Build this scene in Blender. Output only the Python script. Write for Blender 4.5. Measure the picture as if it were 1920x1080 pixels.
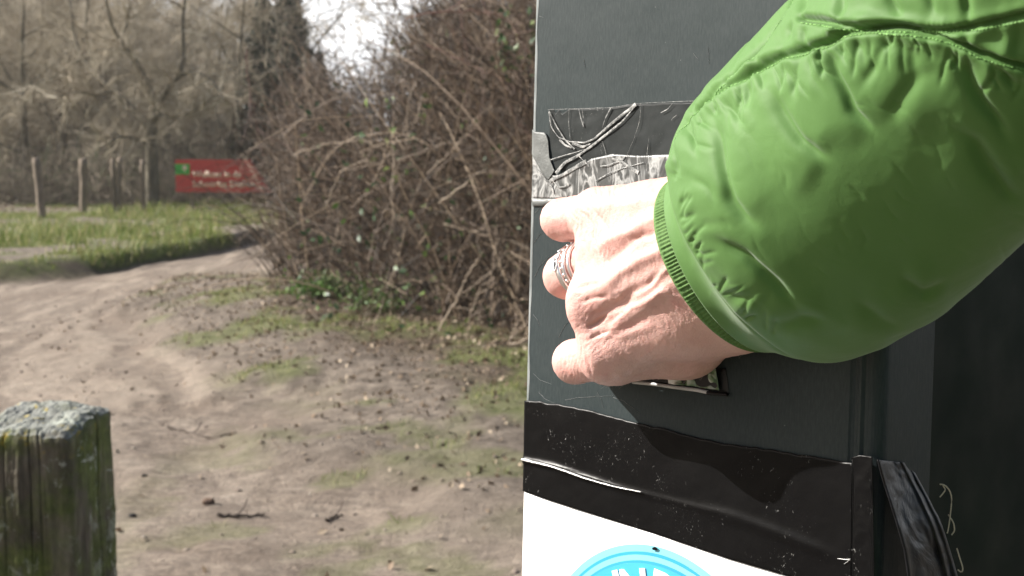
import bpy, math, random
import numpy as np
from mathutils import Vector, Matrix

# ------------------------------------------------------------------ camera, sky, sun, exposure
SC = bpy.context.scene
for o in list(bpy.data.objects):
    bpy.data.objects.remove(o)
F = 2637.0                       # focal length in photograph pixels
PITCH = math.radians(5.8)
CAM = np.array([0.0, 0.0, 1.5])
FWD = np.array([0, math.cos(PITCH), -math.sin(PITCH)])
UP = np.array([0, math.sin(PITCH), math.cos(PITCH)])
RT = np.array([1.0, 0, 0])
cd = bpy.data.cameras.new('camera'); cam = bpy.data.objects.new('camera', cd)
SC.collection.objects.link(cam); SC.camera = cam
cam.location = CAM; cam.rotation_euler = (math.pi/2 - PITCH, 0, 0)
cd.sensor_width = 36; cd.lens = 36*F/1920
cd.clip_start = 0.02; cd.clip_end = 3000
cd.dof.use_dof = True; cd.dof.focus_distance = 0.70; cd.dof.aperture_fstop = 24.0

SUN_EL = math.radians(35); SUN_AZ = math.radians(-80)      # azimuth clockwise from +Y
S = np.array([math.sin(SUN_AZ)*math.cos(SUN_EL), math.cos(SUN_AZ)*math.cos(SUN_EL), math.sin(SUN_EL)])
w = bpy.data.worlds.new('World'); SC.world = w; w.use_nodes = True
nt = w.node_tree; nt.nodes.clear()
sk = nt.nodes.new('ShaderNodeTexSky'); sk.sky_type = 'NISHITA'; sk.sun_disc = False
sk.sun_elevation = SUN_EL; sk.sun_rotation = SUN_AZ % (2*math.pi)
sk.air_density = 1.0; sk.dust_density = 3.0; sk.ozone_density = 0.6
bg = nt.nodes.new('ShaderNodeBackground'); bg.inputs[1].default_value = 0.06
wo = nt.nodes.new('ShaderNodeOutputWorld')
# a bank of bright white cloud low in the sky ahead
def wn(t, **kw):
    x = nt.nodes.new(t)
    for k, v in kw.items(): setattr(x, k, v)
    return x
tc = wn('ShaderNodeTexCoord'); sp = wn('ShaderNodeSeparateXYZ'); nt.links.new(tc.outputs['Generated'], sp.inputs[0])
cn = wn('ShaderNodeTexNoise'); cn.inputs['Scale'].default_value = 3.0; cn.inputs['Detail'].default_value = 5; nt.links.new(tc.outputs['Generated'], cn.inputs['Vector'])
def wm(op, a, b, cl=False):
    x = wn('ShaderNodeMath', operation=op, use_clamp=cl)
    for i, v in ((0, a), (1, b)):
        if hasattr(v, 'is_output'): nt.links.new(v, x.inputs[i])
        else: x.inputs[i].default_value = v
    return x.outputs[0]
hgt = wm('ADD', sp.outputs[2], wm('MULTIPLY', wm('SUBTRACT', cn.outputs[0], .5), .35))
m1 = wm('MULTIPLY', wm('SUBTRACT', .42, hgt), 5.0, True); m2 = wm('MULTIPLY', wm('SUBTRACT', sp.outputs[1], .05), 1.5, True)
mk = wm('MULTIPLY', m1, m2); cmx = wn('ShaderNodeMix', data_type='RGBA'); nt.links.new(mk, cmx.inputs[0]); nt.links.new(sk.outputs[0], cmx.inputs[6]); cmx.inputs[7].default_value = (24, 24.4, 25, 1)
nt.links.new(cmx.outputs[2], bg.inputs[0]); nt.links.new(bg.outputs[0], wo.inputs[0])
ld = bpy.data.lights.new('sun', 'SUN'); ld.energy = 5.0; ld.angle = math.radians(0.5); ld.color = (1.0, 0.95, 0.88)
sun = bpy.data.objects.new('sun', ld); SC.collection.objects.link(sun)
sun.rotation_euler = Vector(-S).to_track_quat('-Z', 'Y').to_euler(); sun.location = (-5, 2, 8)
SC.view_settings.view_transform = 'Standard'; SC.view_settings.look = 'None'
SC.view_settings.exposure = 1.0; SC.view_settings.gamma = 1.0
SC.cycles.max_bounces = 6; SC.cycles.diffuse_bounces = 3; SC.cycles.transparent_max_bounces = 8

# ------------------------------------------------------------------ helpers
def c2w(p):
    p = np.asarray(p, float)
    return CAM + p[..., 0:1]*RT - p[..., 1:2]*UP + p[..., 2:3]*FWD
def px(x, y, z):
    """camera-space point (x right, y down, z forward, metres) under photograph pixel x, y at depth z"""
    x = np.asarray(x, float); y = np.asarray(y, float); z = np.asarray(z, float)
    return np.stack([(x-960)*z/F, (y-540)*z/F, z+0*x], -1)
def wpx(x, y, z): return c2w(px(x, y, z))
def ground_xy(x, d): return (x-960)/F*d

def hash3(i, j, k, seed):
    h = (i.astype(np.int64)*374761393 + j.astype(np.int64)*668265263 + k.astype(np.int64)*2147483647 + seed*974634777) & 0xffffffff
    h = ((h ^ (h >> 13))*1274126177) & 0xffffffff
    h = ((h ^ (h >> 16))*2246822519) & 0xffffffff
    return ((h ^ (h >> 15)) & 0xffffff)/float(0xffffff)
def vnoise(p, seed=0):
    p = np.asarray(p, float)
    if p.shape[-1] == 2: p = np.concatenate([p, np.zeros(p.shape[:-1]+(1,))], -1)
    f = np.floor(p); t = p-f; t = t*t*(3-2*t); f = f.astype(np.int64)
    r = 0
    for a in (0, 1):
        wx = t[..., 0] if a else 1-t[..., 0]
        for b in (0, 1):
            wy = t[..., 1] if b else 1-t[..., 1]
            for c in (0, 1):
                wz = t[..., 2] if c else 1-t[..., 2]
                r = r + wx*wy*wz*hash3(f[..., 0]+a, f[..., 1]+b, f[..., 2]+c, seed)
    return r*2-1
def fbm(p, octv=4, seed=0, gain=.5):
    r = 0; a = 1.0; p = np.asarray(p, float)
    for i in range(octv):
        r = r + a*vnoise(p*(2.03**i)+i*17.3, seed+i); a *= gain
    return r
def sstep(a, b, x):
    t = np.clip((x-a)/(b-a), 0, 1); return t*t*(3-2*t)

def mesh(name, V, faces, smooth=True):
    """faces: list of (n,k) int arrays"""
    V = np.asarray(V, np.float32).reshape(-1, 3)
    me = bpy.data.meshes.new(name)
    me.vertices.add(len(V)); me.vertices.foreach_set('co', V.ravel())
    fs = [np.asarray(f, np.int32) for f in faces if len(f)]
    loops = np.concatenate([f.ravel() for f in fs]).astype(np.int32)
    tot = np.concatenate([np.full(len(f), f.shape[1], np.int32) for f in fs])
    st = np.concatenate([[0], np.cumsum(tot)[:-1]]).astype(np.int32)
    me.loops.add(len(loops)); me.loops.foreach_set('vertex_index', loops)
    me.polygons.add(len(tot)); me.polygons.foreach_set('loop_start', st); me.polygons.foreach_set('loop_total', tot)
    me.polygons.foreach_set('use_smooth', np.full(len(tot), smooth, bool))
    me.update(calc_edges=True); me.validate()
    return me
def attr(me, name, vals):
    a = me.attributes.new(name, 'FLOAT', 'POINT'); a.data.foreach_set('value', np.asarray(vals, np.float32))
def link(name, me, mat=None, parent=None, **props):
    o = bpy.data.objects.new(name, me); SC.collection.objects.link(o)
    if mat is not None and me is not None:
        if len(me.materials) == 0: me.materials.append(mat)
    if parent is not None: o.parent = parent
    for k, v in props.items(): o[k] = v
    return o
def thing(name, label, cat, loc=(0, 0, 0), group=None):
    o = bpy.data.objects.new(name, None); SC.collection.objects.link(o)
    o.location = loc; o['label'] = label; o['category'] = cat; o.empty_display_size = .1
    if group: o['group'] = group
    return o
def tag(o, label, cat, group=None, kind=None):
    o['label'] = label; o['category'] = cat
    if group: o['group'] = group
    if kind: o['kind'] = kind
    return o

class MB:
    """collects verts / faces of one part"""
    def __init__(s): s.V = []; s.F = {}; s.n = 0
    def add(s, V, *Fs):
        V = np.asarray(V, float).reshape(-1, 3)
        for f in Fs:
            f = np.asarray(f, np.int64)
            if len(f): s.F.setdefault(f.shape[1], []).append(f+s.n)
        s.V.append(V); s.n += len(V); return s
    def mesh(s, name, smooth=True):
        return mesh(name, np.concatenate(s.V), [np.concatenate(v) for v in s.F.values()], smooth)
def grid_faces(nu, nv, wrap_u=False, wrap_v=False, off=0):
    iu = np.arange(nu if wrap_u else nu-1); iv = np.arange(nv if wrap_v else nv-1)
    A, B = np.meshgrid(iu, iv, indexing='ij'); A2 = (A+1) % nu; B2 = (B+1) % nv
    return np.stack([A*nv+B, A2*nv+B, A2*nv+B2, A*nv+B2], -1).reshape(-1, 4)+off
def tubes(P, R, sides=4, cap=True):
    """P (N,K,3) polylines, R (N,K) radii -> V, quads"""
    P = np.asarray(P, float); N, K, _ = P.shape
    T = np.gradient(P, axis=1); T /= np.linalg.norm(T, axis=-1, keepdims=True)+1e-9
    ref = np.where(np.abs(T[:, :1, 2:3]) > .8, np.array([1.0, 0.1, 0]), np.array([0.05, 0.1, 1.0]))
    ref = np.broadcast_to(ref, T.shape)
    A = np.cross(T, ref); A /= np.linalg.norm(A, axis=-1, keepdims=True)+1e-9
    B = np.cross(T, A)
    th = np.arange(sides)*2*math.pi/sides
    R = np.broadcast_to(np.asarray(R, float), (N, K))
    V = P[:, :, None, :] + R[:, :, None, None]*(np.cos(th)[:, None]*A[:, :, None, :] + np.sin(th)[:, None]*B[:, :, None, :])
    k, s = np.meshgrid(np.arange(K-1), np.arange(sides), indexing='ij')
    f = np.stack([k*sides+s, k*sides+(s+1) % sides, (k+1)*sides+(s+1) % sides, (k+1)*sides+s], -1).reshape(-1, 4)
    Fq = (f[None]+(np.arange(N)*K*sides)[:, None, None]).reshape(-1, 4)
    return V.reshape(-1, 3), Fq
def box_vf(c, sx, sy, sz, ax=None):
    ax = np.eye(3) if ax is None else np.asarray(ax, float)
    V = []
    for a in (-1, 1):
        for b in (-1, 1):
            for d in (-1, 1): V.append(np.asarray(c)+a*sx/2*ax[0]+b*sy/2*ax[1]+d*sz/2*ax[2])
    return np.array(V), np.array([[0, 1, 3, 2], [4, 6, 7, 5], [0, 4, 5, 1], [2, 3, 7, 6], [0, 2, 6, 4], [1, 5, 7, 3]])
def bevel(o, w, seg=3):
    m = o.modifiers.new('bevel', 'BEVEL'); m.width = w; m.segments = seg; m.limit_method = 'ANGLE'; return m
def leaves(C, size, rng, fold=.35, aspect=.5, N=None):
    """little folded leaf quads at centres C"""
    n = len(C); d = rng.normal(size=(n, 3)); d /= np.linalg.norm(d, axis=1, keepdims=True)
    u = rng.normal(size=(n, 3)); u -= (u*d).sum(1, keepdims=True)*d; u /= np.linalg.norm(u, axis=1, keepdims=True)
    nn = np.cross(d, u); s = np.asarray(size).reshape(-1, 1)*np.ones((n, 1))
    V = np.stack([C-d*s*.5, C+u*s*aspect*.5+nn*s*fold*.3-d*s*.05, C+d*s*.5, C-u*s*aspect*.5+nn*s*fold*.3-d*s*.05], 1)
    b = np.arange(n)[:, None]*4
    Fc = np.concatenate([b+np.array([0, 1, 2]), b+np.array([0, 2, 3])])
    return V.reshape(-1, 3), Fc

# ------------------------------------------------------------------ materials
class M:
    def __init__(s, name):
        s.m = bpy.data.materials.new(name); s.m.use_nodes = True; s.t = s.m.node_tree; s.t.nodes.clear()
        s.out = s.n('ShaderNodeOutputMaterial'); s.b = s.n('ShaderNodeBsdfPrincipled'); s.l(s.b.outputs[0], s.out.inputs[0])
    def n(s, t, **kw):
        x = s.t.nodes.new(t)
        for k, v in kw.items(): setattr(x, k, v)
        return x
    def l(s, a, b): s.t.links.new(a, b)
    def set(s, **kw):
        for k, v in kw.items():
            s.b.inputs[k.replace('_', ' ')].default_value = v
        return s
    def coord(s, kind='Object', scale=(1, 1, 1)):
        t = s.n('ShaderNodeTexCoord'); mp = s.n('ShaderNodeMapping'); mp.inputs['Scale'].default_value = scale
        s.l(t.outputs[kind], mp.inputs[0]); return mp.outputs[0]
    def noise(s, co, scale, detail=4, rough=.5, dist=0):
        x = s.n('ShaderNodeTexNoise'); x.inputs['Scale'].default_value = scale; x.inputs['Detail'].default_value = detail
        x.inputs['Roughness'].default_value = rough; x.inputs['Distortion'].default_value = dist
        s.l(co, x.inputs['Vector']); return x.outputs['Fac']
    def voro(s, co, scale, feature='F1', out='Distance'):
        x = s.n('ShaderNodeTexVoronoi'); x.feature = feature; x.inputs['Scale'].default_value = scale
        s.l(co, x.inputs['Vector']); return x.outputs[out]
    def ramp(s, f, stops, interp='LINEAR'):
        r = s.n('ShaderNodeValToRGB'); e = r.color_ramp; e.interpolation = interp
        while len(e.elements) < len(stops): e.elements.new(.5)
        for el, (p, c) in zip(e.elements, stops):
            el.position = p; el.color = (c[0], c[1], c[2], 1) if hasattr(c, '__len__') else (c, c, c, 1)
        s.l(f, r.inputs[0]); return r.outputs[0]
    def mix(s, f, a, b, mode='MIX'):
        x = s.n('ShaderNodeMix', data_type='RGBA', blend_type=mode)
        for i, v in ((0, f), (6, a), (7, b)):
            if hasattr(v, 'is_output'): s.l(v, x.inputs[i])
            else: x.inputs[i].default_value = v if i == 0 else (v[0], v[1], v[2], 1)
        return x.outputs[2]
    def math(s, op, a, b=0.0, clamp=False):
        x = s.n('ShaderNodeMath', operation=op, use_clamp=clamp)
        for i, v in ((0, a), (1, b)):
            if hasattr(v, 'is_output'): s.l(v, x.inputs[i])
            else: x.inputs[i].default_value = v
        return x.outputs[0]
    def attr(s, name):
        x = s.n('ShaderNodeAttribute'); x.attribute_name = name; return x.outputs['Fac']
    def col(s, c): 
        s.l(c, s.b.inputs['Base Color']); return s
    def bump(s, h, strength, dist, prev=None):
        b = s.n('ShaderNodeBump'); b.inputs['Strength'].default_value = strength; b.inputs['Distance'].default_value = dist
        s.l(h, b.inputs['Height'])
        if prev is not None: s.l(prev, b.inputs['Normal'])
        s.l(b.outputs[0], s.b.inputs['Normal']); return b.outputs[0]
    def island(s): return s.n('ShaderNodeNewGeometry').outputs['Random Per Island']
    def rough(s, v): s.l(v, s.b.inputs['Roughness']); return s
def twig_mat(name, stops, rough=.75, spec=.3):
    m = M(name); m.col(m.ramp(m.island(), stops)); m.set(Roughness=rough); m.b.inputs['Specular IOR Level'].default_value = spec
    return m.m
def leaf_mat(name, stops, rough=.5, trans=.25, spec=.5):
    m = M(name); c = m.ramp(m.island(), stops); m.col(c); m.set(Roughness=rough); m.b.inputs['Specular IOR Level'].default_value = spec
    tr = m.n('ShaderNodeBsdfTranslucent'); m.l(c, tr.inputs[0]); mx = m.n('ShaderNodeMixShader'); mx.inputs[0].default_value = trans
    m.l(m.b.outputs[0], mx.inputs[1]); m.l(tr.outputs[0], mx.inputs[2]); m.l(mx.outputs[0], m.out.inputs[0])
    return m.m
# ------------------------------------------------------------------ ground (one sheet)
BX = np.array([-60, -12, -8.5, -5.9, -4.9, -4.25, -3.9, -2.4, 2, 14])       # far edge of the track: x -> y as a curve
BY = np.array([8, 10.6, 12.7, 14.5, 16.0, 18.8, 22.0, 26.5, 30, 34])
BSX = np.array([-2.9, -2.3, -1.95, -1.1, -.45, .1, .9, 2.2, 5, 12, 40])     # front of the scrub on the right
BSY = np.array([60, 14.5, 12.3, 10.7, 9.8, 9.2, 8.6, 8.0, 7.4, 6.5, 6])
PRX = np.array([-6, -4.1, -3.5, -2.35, -1.3, -.15, 1.2, 3, 8, 40])            # right-hand edge of the sandy track
PRY = np.array([60, 17, 12.6, 9.7, 7.1, 5.8, 5.0, 4.2, 3.2, 2])
def verge_d(x, y):
    p = np.stack([x, y], -1); return (y-np.interp(x, PRX, PRY))*.45+.30*fbm(p*.9, 3, 91)
def bank_d(x, y):  return y-np.interp(x, BX, BY)
def scrub_d(x, y): return np.where(x < -2.9, -5.0, y-np.interp(x, BSX, BSY))
def height(x, y):
    p = np.stack([x, y], -1)
    wob = .35*fbm(p*.9, 3, 3)
    b = bank_d(x, y)+wob
    h = .20*sstep(-.2, 1.0, b)*(1-.9*sstep(3, 14, b))
    s = scrub_d(x, y)
    v = verge_d(x, y); h = h+.10*sstep(-.3, .5, v)*sstep(16, 12, y)+.14*sstep(-.1, 1.6, v)*sstep(18, 13, y)-.015*np.exp(-((v+.35)/.3)**2)*sstep(16, 11, y)
    rut = fbm(np.stack([v*3.2, (x-y)*.35], -1), 4, 97); h = h+.005*rut*sstep(.4, -.2, v)*sstep(.3, -.2, b)
    trk = 1-sstep(-.5, .3, b)
    h = h + .012*fbm(p*1.3, 3, 9) + trk*.010*fbm(p*np.array([2.0, 4.2]), 4, 21) + .011*fbm(p*9, 3, 31)*sstep(30, 8, y)+.006*fbm(p*25, 2, 33)*sstep(16, 6, y)
    far = sstep(40, 95, y)
    h = h + far*(8.5+1.5*fbm(p*.05, 3, 5))*sstep(-6, -30, x+ (y-60)*.25) + sstep(60, 200, y)*1
    return h
def warp(a, b, n, c, k):
    t = np.linspace(-1, 1, n); s = np.sinh(t*k)/np.sinh(k)
    return np.where(s < 0, c+(c-a)*s, c+(b-c)*s)
gx = warp(-500, 500, 560, -2.2, 6.2); gy = warp(-300, 1500, 640, 8.5, 6.0)
GX, GY = np.meshgrid(gx, gy, indexing='ij')
GZ = height(GX, GY)
me = mesh('ground', np.stack([GX, GY, GZ], -1), [grid_faces(len(gx), len(gy))])
p2 = np.stack([GX, GY], -1)
bd = bank_d(GX, GY)+.5*fbm(p2*.7, 3, 44); sd = scrub_d(GX, GY)+.5*fbm(p2*1.1, 3, 45)
def grass_mask(x, y):
    p = np.stack([x, y], -1)
    b = bank_d(x, y)+.35*fbm(p*.9, 3, 3); s = scrub_d(x, y)+.5*fbm(p*1.1, 3, 45)
    g1 = sstep(-.15, .5, b)*(.38+.9*(fbm(p*.7, 3, 60)+.30*sstep(2, 7, b))+.75*fbm(p*2.6, 3, 64))
    v = verge_d(x, y); g2 = sstep(-.1, .4, v)*sstep(.9, -.2, s)*sstep(-.1, .5, fbm(p*2.1, 4, 61)+.05)*.62*sstep(17, 14, y)
    g3 = .4*sstep(.32, .6, fbm(p*2.6, 3, 62))*sstep(-2.2, -.8, x)*sstep(8.5, 7, y)
    return np.clip(np.maximum(np.maximum(g1, g2), g3), 0, 1)*(1-.9*sstep(33, 38, y))
attr(me, 'grass', grass_mask(GX, GY).ravel())
vg = verge_d(GX, GY); attr(me, 'verge', np.maximum(sstep(-.15, .35, vg)*sstep(17, 13.5, GY), sstep(-.2, .3, bd)).ravel())
attr(me, 'rut', (.5+.5*fbm(np.stack([vg*3.2, (GX-GY)*.35], -1), 4, 97)).ravel())
attr(me, 'litter', np.clip(np.maximum(sstep(-2.4, -.6, sd)*sstep(-3.2, -2.2, GX), sstep(34, 38, GY)), 0, 1).ravel())
attr(me, 'bank', (sstep(-.45, .05, bd)*sstep(1.6, .3, bd)).ravel())
m = M('ground_soil'); co = m.coord()
nb = m.noise(co, 1.1, 6, .6); nf = m.noise(co, 7, 6, .7); ng = m.noise(co, 60, 4, .7)
sand = m.ramp(nf, [(.28, (.17, .14, .115)), (.46, (.29, .24, .195)), (.6, (.38, .32, .262)), (.8, (.46, .395, .33))])
sand = m.mix(m.ramp(nb, [(.4, 0), (.62, .75)]), sand, (.21, .165, .13))
sand = m.mix(m.ramp(ng, [(.35, .6), (.55, 0)]), sand, (.10, .08, .065)); n3 = m.noise(m.coord('Object', (.55, 1.6, 1)), 16, 5, .7)
sand = m.mix(m.ramp(n3, [(.36, .65), (.5, 0)]), sand, (.13, .105, .085)); sand = m.mix(m.ramp(n3, [(.56, 0), (.7, .5)]), sand, (.48, .41, .33))
lit = m.ramp(m.noise(co, 22, 5, .75), [(.3, (.03, .022, .017)), (.5, (.08, .06, .045)), (.68, (.18, .14, .10))])
gr = m.ramp(m.noise(co, 5, 5, .7), [(.3, (.07, .08, .03)), (.55, (.13, .16, .05)), (.75, (.20, .215, .09))])
sand = m.mix(m.ramp(m.attr('rut'), [(.25, .45), (.5, 0)]), sand, (.20, .165, .135)); sand = m.mix(m.ramp(m.attr('rut'), [(.58, 0), (.8, .4)]), sand, (.44, .37, .30))
vcol = m.ramp(m.noise(co, 8, 7, .75), [(.32, (.055, .046, .038)), (.5, (.155, .13, .106)), (.68, (.30, .255, .21))])
sand = m.mix(m.math('MULTIPLY', m.attr('verge'), .85), sand, vcol); c = m.mix(m.attr('litter'), sand, lit); c = m.mix(m.math('MULTIPLY', m.attr('bank'), .9), c, m.ramp(m.noise(co, 9, 5, .7), [(.35, (.04, .033, .025)), (.65, (.12, .10, .07))]))
c = m.mix(m.attr('grass'), c, gr); m.col(c); m.set(Roughness=.95); m.b.inputs['Specular IOR Level'].default_value = .15
vp = m.voro(co, 45)
bp = m.bump(m.noise(co, 9, 8, .75), .9, .05); bp = m.bump(vp, .2, .01, bp)
link('ground', me, m.m, kind='structure')

# grass blades, countless
rng = np.random.default_rng(5)
def hts(x, y): return height(x, y)
def blades(n, xr, yr, ln, wd, tries=6, thr=.35, lean=.5):
    x = rng.uniform(*xr, n*tries); y = rng.uniform(*yr, n*tries)
    g = grass_mask(x, y)*(.55+.9*(vnoise(np.stack([x, y], -1)*3.2, 8)*.5+.5)); k = (g > thr+rng.uniform(0, .5, len(x))); x = x[k][:n]; y = y[k][:n]
    z = hts(x, y); n = len(x); L = ln*rng.uniform(.4, 1.2, n); a = rng.uniform(0, 2*np.pi, n); b = rng.uniform(0, 2*np.pi, n)
    d = np.stack([np.cos(a), np.sin(a)], -1); q = np.stack([np.cos(b), np.sin(b), 0*b], -1)*lean*L[:, None]*rng.uniform(.2, 1.3, (n, 1))
    base = np.stack([x, y, z-.005], -1); wv = np.concatenate([d, np.zeros((n, 1))], 1)*wd/2
    mid = base+q*.35+np.array([0, 0, 1])*L[:, None]*.6; tip = base+q+np.array([0, 0, 1])*L[:, None]*.9
    V = np.stack([base-wv, base+wv, mid+wv*.8, mid-wv*.8, tip], 1).reshape(-1, 3)
    i = np.arange(n)[:, None]*5
    return V, i+np.array([0, 1, 2, 3]), i+np.array([3, 2, 4])
mb = MB()
mb.add(*blades(90000, (-13, 2.5), (15.5, 36), .075, .009, thr=.3, lean=.8))
mb.add(*blades(26000, (-3.6, 2.6), (4.4, 12.5), .05, .0045, thr=.42, lean=.9))
mb.add(*blades(9000, (-9, -.5), (16, 34), .26, .012, thr=.55, lean=.7))
gm = leaf_mat('grass_blade', [(0, (.08, .12, .025)), (.3, (.14, .20, .04)), (.55, (.22, .27, .07)), (.75, (.32, .31, .13)), (1, (.42, .35, .21))], .6, .3, .3)
link('grass', mb.mesh('grass'), gm, kind='stuff')
# fallen leaves, chips and small pebbles on the soil
def scatter(n, xr, yr, fn=None):
    x = rng.uniform(*xr, n); y = rng.uniform(*yr, n)
    if fn is not None:
        k = rng.uniform(0, 1, n) < fn(x, y); x = x[k]; y = y[k]
    return x, y
x, y = scatter(32000, (-4, 3), (4.8, 16), lambda x, y: np.clip(np.maximum(sstep(-3, -.3, scrub_d(x, y)), .45*sstep(-.1, .5, verge_d(x, y))), .03, 1))
V, Fc = leaves(np.stack([x, y, hts(x, y)+.007], -1), rng.uniform(.012, .05, len(x)), rng, .4, .6)
x2, y2 = scatter(14000, (-14, 3), (22, 40), lambda x, y: np.clip(sstep(26, 37, y), .05, 1))
V2, F2 = leaves(np.stack([x2, y2, hts(x2, y2)+.02], -1), rng.uniform(.03, .09, len(x2)), rng, .4, .6)
mb = MB(); mb.add(V, Fc); mb.add(V2, F2)
link('leaf_litter', mb.mesh('leaf_litter'), leaf_mat('dead_leaf', [(0, (.09, .065, .045)), (.4, (.16, .115, .075)), (.75, (.26, .19, .13)), (1, (.48, .40, .30))], .7, .15, .3), kind='stuff')
def pebble_vf(C, r, rng):
    n = len(C); ph = (1+5**.5)/2
    I = np.array([(-1, ph, 0), (1, ph, 0), (-1, -ph, 0), (1, -ph, 0), (0, -1, ph), (0, 1, ph), (0, -1, -ph), (0, 1, -ph), (ph, 0, -1), (ph, 0, 1), (-ph, 0, -1), (-ph, 0, 1)])/1.9
    T = np.array([(0, 11, 5), (0, 5, 1), (0, 1, 7), (0, 7, 10), (0, 10, 11), (1, 5, 9), (5, 11, 4), (11, 10, 2), (10, 7, 6), (7, 1, 8), (3, 9, 4), (3, 4, 2), (3, 2, 6), (3, 6, 8), (3, 8, 9), (4, 9, 5), (2, 4, 11), (6, 2, 10), (8, 6, 7), (9, 8, 1)])
    sc = r[:, None]*np.stack([rng.uniform(.7, 1.4, n), rng.uniform(.7, 1.4, n), rng.uniform(.35, .7, n)], -1)
    V = I[None]*sc[:, None, :]*rng.uniform(.85, 1.15, (n, 12, 1))+C[:, None, :]
    return V.reshape(-1, 3), (T[None]+np.arange(n)[:, None, None]*12).reshape(-1, 3)
x, y = scatter(5000, (-6, 2.5), (4.2, 16))
rr = .002+.013*rng.uniform(0, 1, len(x))**5
mb = MB().add(*pebble_vf(np.stack([x, y, hts(x, y)+rr*.2], -1), rr, rng))
link('pebbles', mb.mesh('pebbles'), twig_mat('pebble', [(0, (.16, .13, .11)), (.5, (.24, .185, .15)), (.93, (.33, .29, .24)), (1, (.6, .57, .5))], .8), kind='stuff')
# ------------------------------------------------------------------ bramble scrub beside the track
def wander(P0, D0, L, K, curl, rng, droop=0.0, up=0.0):
    """N curved polylines; P0 (N,3) starts, D0 (N,3) directions, L (N,) lengths"""
    n = len(P0); P = [P0]; d = D0/np.linalg.norm(D0, axis=1, keepdims=True); st = (L/(K-1))[:, None]
    bend = rng.normal(size=(n, 3))*curl*.6
    for k in range(K-1):
        d = d+bend+rng.normal(size=(n, 3))*curl*.6+np.array([0, 0, up-droop*k/(K-1)])
        d /= np.linalg.norm(d, axis=1, keepdims=True); P.append(P[-1]+d*st)
    return np.stack(P, 1)
def taper(K, r0, r1, n): return np.linspace(1, 0, K)[None]*(np.asarray(r0)-np.asarray(r1)).reshape(-1, 1)*np.ones((n, 1))+np.asarray(r1).reshape(-1, 1)*np.ones((n, 1))
rng = np.random.default_rng(11)
TX = np.array([-2.35, -2.15, -2.0, -1.8, -1.45, -1.25, -1.0, -.8, -.5, -.2, .2, .6, 1.4, 3])
TH = np.array([1.0, 1.45, 1.75, 1.98, 1.85, 1.72, 2.12, 2.22, 2.42, 2.8, 3.1, 3.3, 3.3, 3.1])
def scrub_pts(n):
    x = rng.uniform(-2.45, 3.0, n*3); dd = rng.uniform(-.1, 4.2, n*3)**1.0
    x0 = np.maximum(x, -2.2); y = np.interp(x0, BSX, BSY)+dd
    xs = x*(y/12.0)*.0+x+(y-11.5)*(-.09)*(x < 0)                     # the left flank runs away along the line of sight
    top = np.interp(x, TX, TH)*(y/12.0)**.3; u = rng.uniform(0, 1, n*3)
    edge = np.clip((dd+.1)/1.1, 0, 1)
    zt = top*(.55+.45*edge**.6)*(1+.07*fbm(np.stack([x, y], -1)*2.5, 2, 5))
    # the flank overhangs: narrower at the foot
    z = u*zt
    k = (rng.uniform(0, 1, n*3) < 1) & ~((x < -1.75) & (z < (-(x+1.75))*2.0))
    P = np.stack([xs, y, z], -1)[k][:n]; P[:, 2] += height(P[:, 0], P[:, 1]); return P
root = thing('bramble_bush', 'large tangled bare bramble bush with arching canes between sandy track and grey box', 'bush', (0, 11.5, .2))
def under(o_name, me, mat, par):
    o = link(o_name, me, mat, par); o.matrix_parent_inverse = Matrix.Translation(par.location).inverted(); return o
n = 27000; P = scrub_pts(n); D = rng.normal(size=(n, 3))*np.array([.8, .8, .7])+np.array([0, 0, .45])
L = rng.uniform(.15, .8, n); Q = wander(P, D, L, 5, .22, rng); rr = rng.uniform(.0012, .0036, n)
V, Fq = tubes(Q, taper(5, rr, rr*.5, n), 3)
TWB = [(0, (.018, .011, .007)), (.4, (.052, .036, .025)), (.7, (.135, .094, .066)), (.88, (.29, .215, .15)), (1, (.58, .46, .33))]
under('twigs', MB().add(V, Fq).mesh('twigs'), twig_mat('bramble_twig', TWB, .6, .4), root)
# upright shoots fanning from the foot
n = 9000; P = scrub_pts(n*4); P = P[(P[:, 0] > -.85) & (P[:, 2] > 1.35)][:n]; n = len(P); D = rng.normal(size=(n, 3))*.7+np.array([0, 0, .8])
Q = wander(P, D, rng.uniform(.25, .9, n), 5, .16, rng); rr = rng.uniform(.0012, .004, n); V, Fq = tubes(Q, taper(5, rr, rr*.4, n), 3)
under('top_twigs', MB().add(V, Fq).mesh('top_twigs'), bpy.data.materials['bramble_twig'], root)
n = 1500; P = scrub_pts(n); P[:, 2] = height(P[:, 0], P[:, 1])-.02
top = np.interp(P[:, 0], TX, TH)
D = rng.normal(size=(n, 3))*np.array([.30, .30, .1])+np.array([0, 0, 1.0]); D[:, 0] -= .25*(P[:, 0] < -1.2)
Q = wander(P, D, top*rng.uniform(.5, 1.0, n), 9, .10, rng, droop=.06); rr = rng.uniform(.002, .0075, n)
V, Fq = tubes(Q, taper(9, rr, rr*.35, n), 4)
# long arching canes
n = 900; P = scrub_pts(n); D = rng.normal(size=(n, 3))*np.array([1, .7, .5])+np.array([0, -.25, .35])
Q = wander(P, D, rng.uniform(.6, 1.9, n), 11, .13, rng, droop=.22); rr = rng.uniform(.0022, .0055, n)
V2, F2 = tubes(Q, taper(11, rr, rr*.3, n), 5)
under('canes', MB().add(V, Fq).add(V2, F2).mesh('canes'), twig_mat('bramble_cane', TWB, .55, .45), root)
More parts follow.
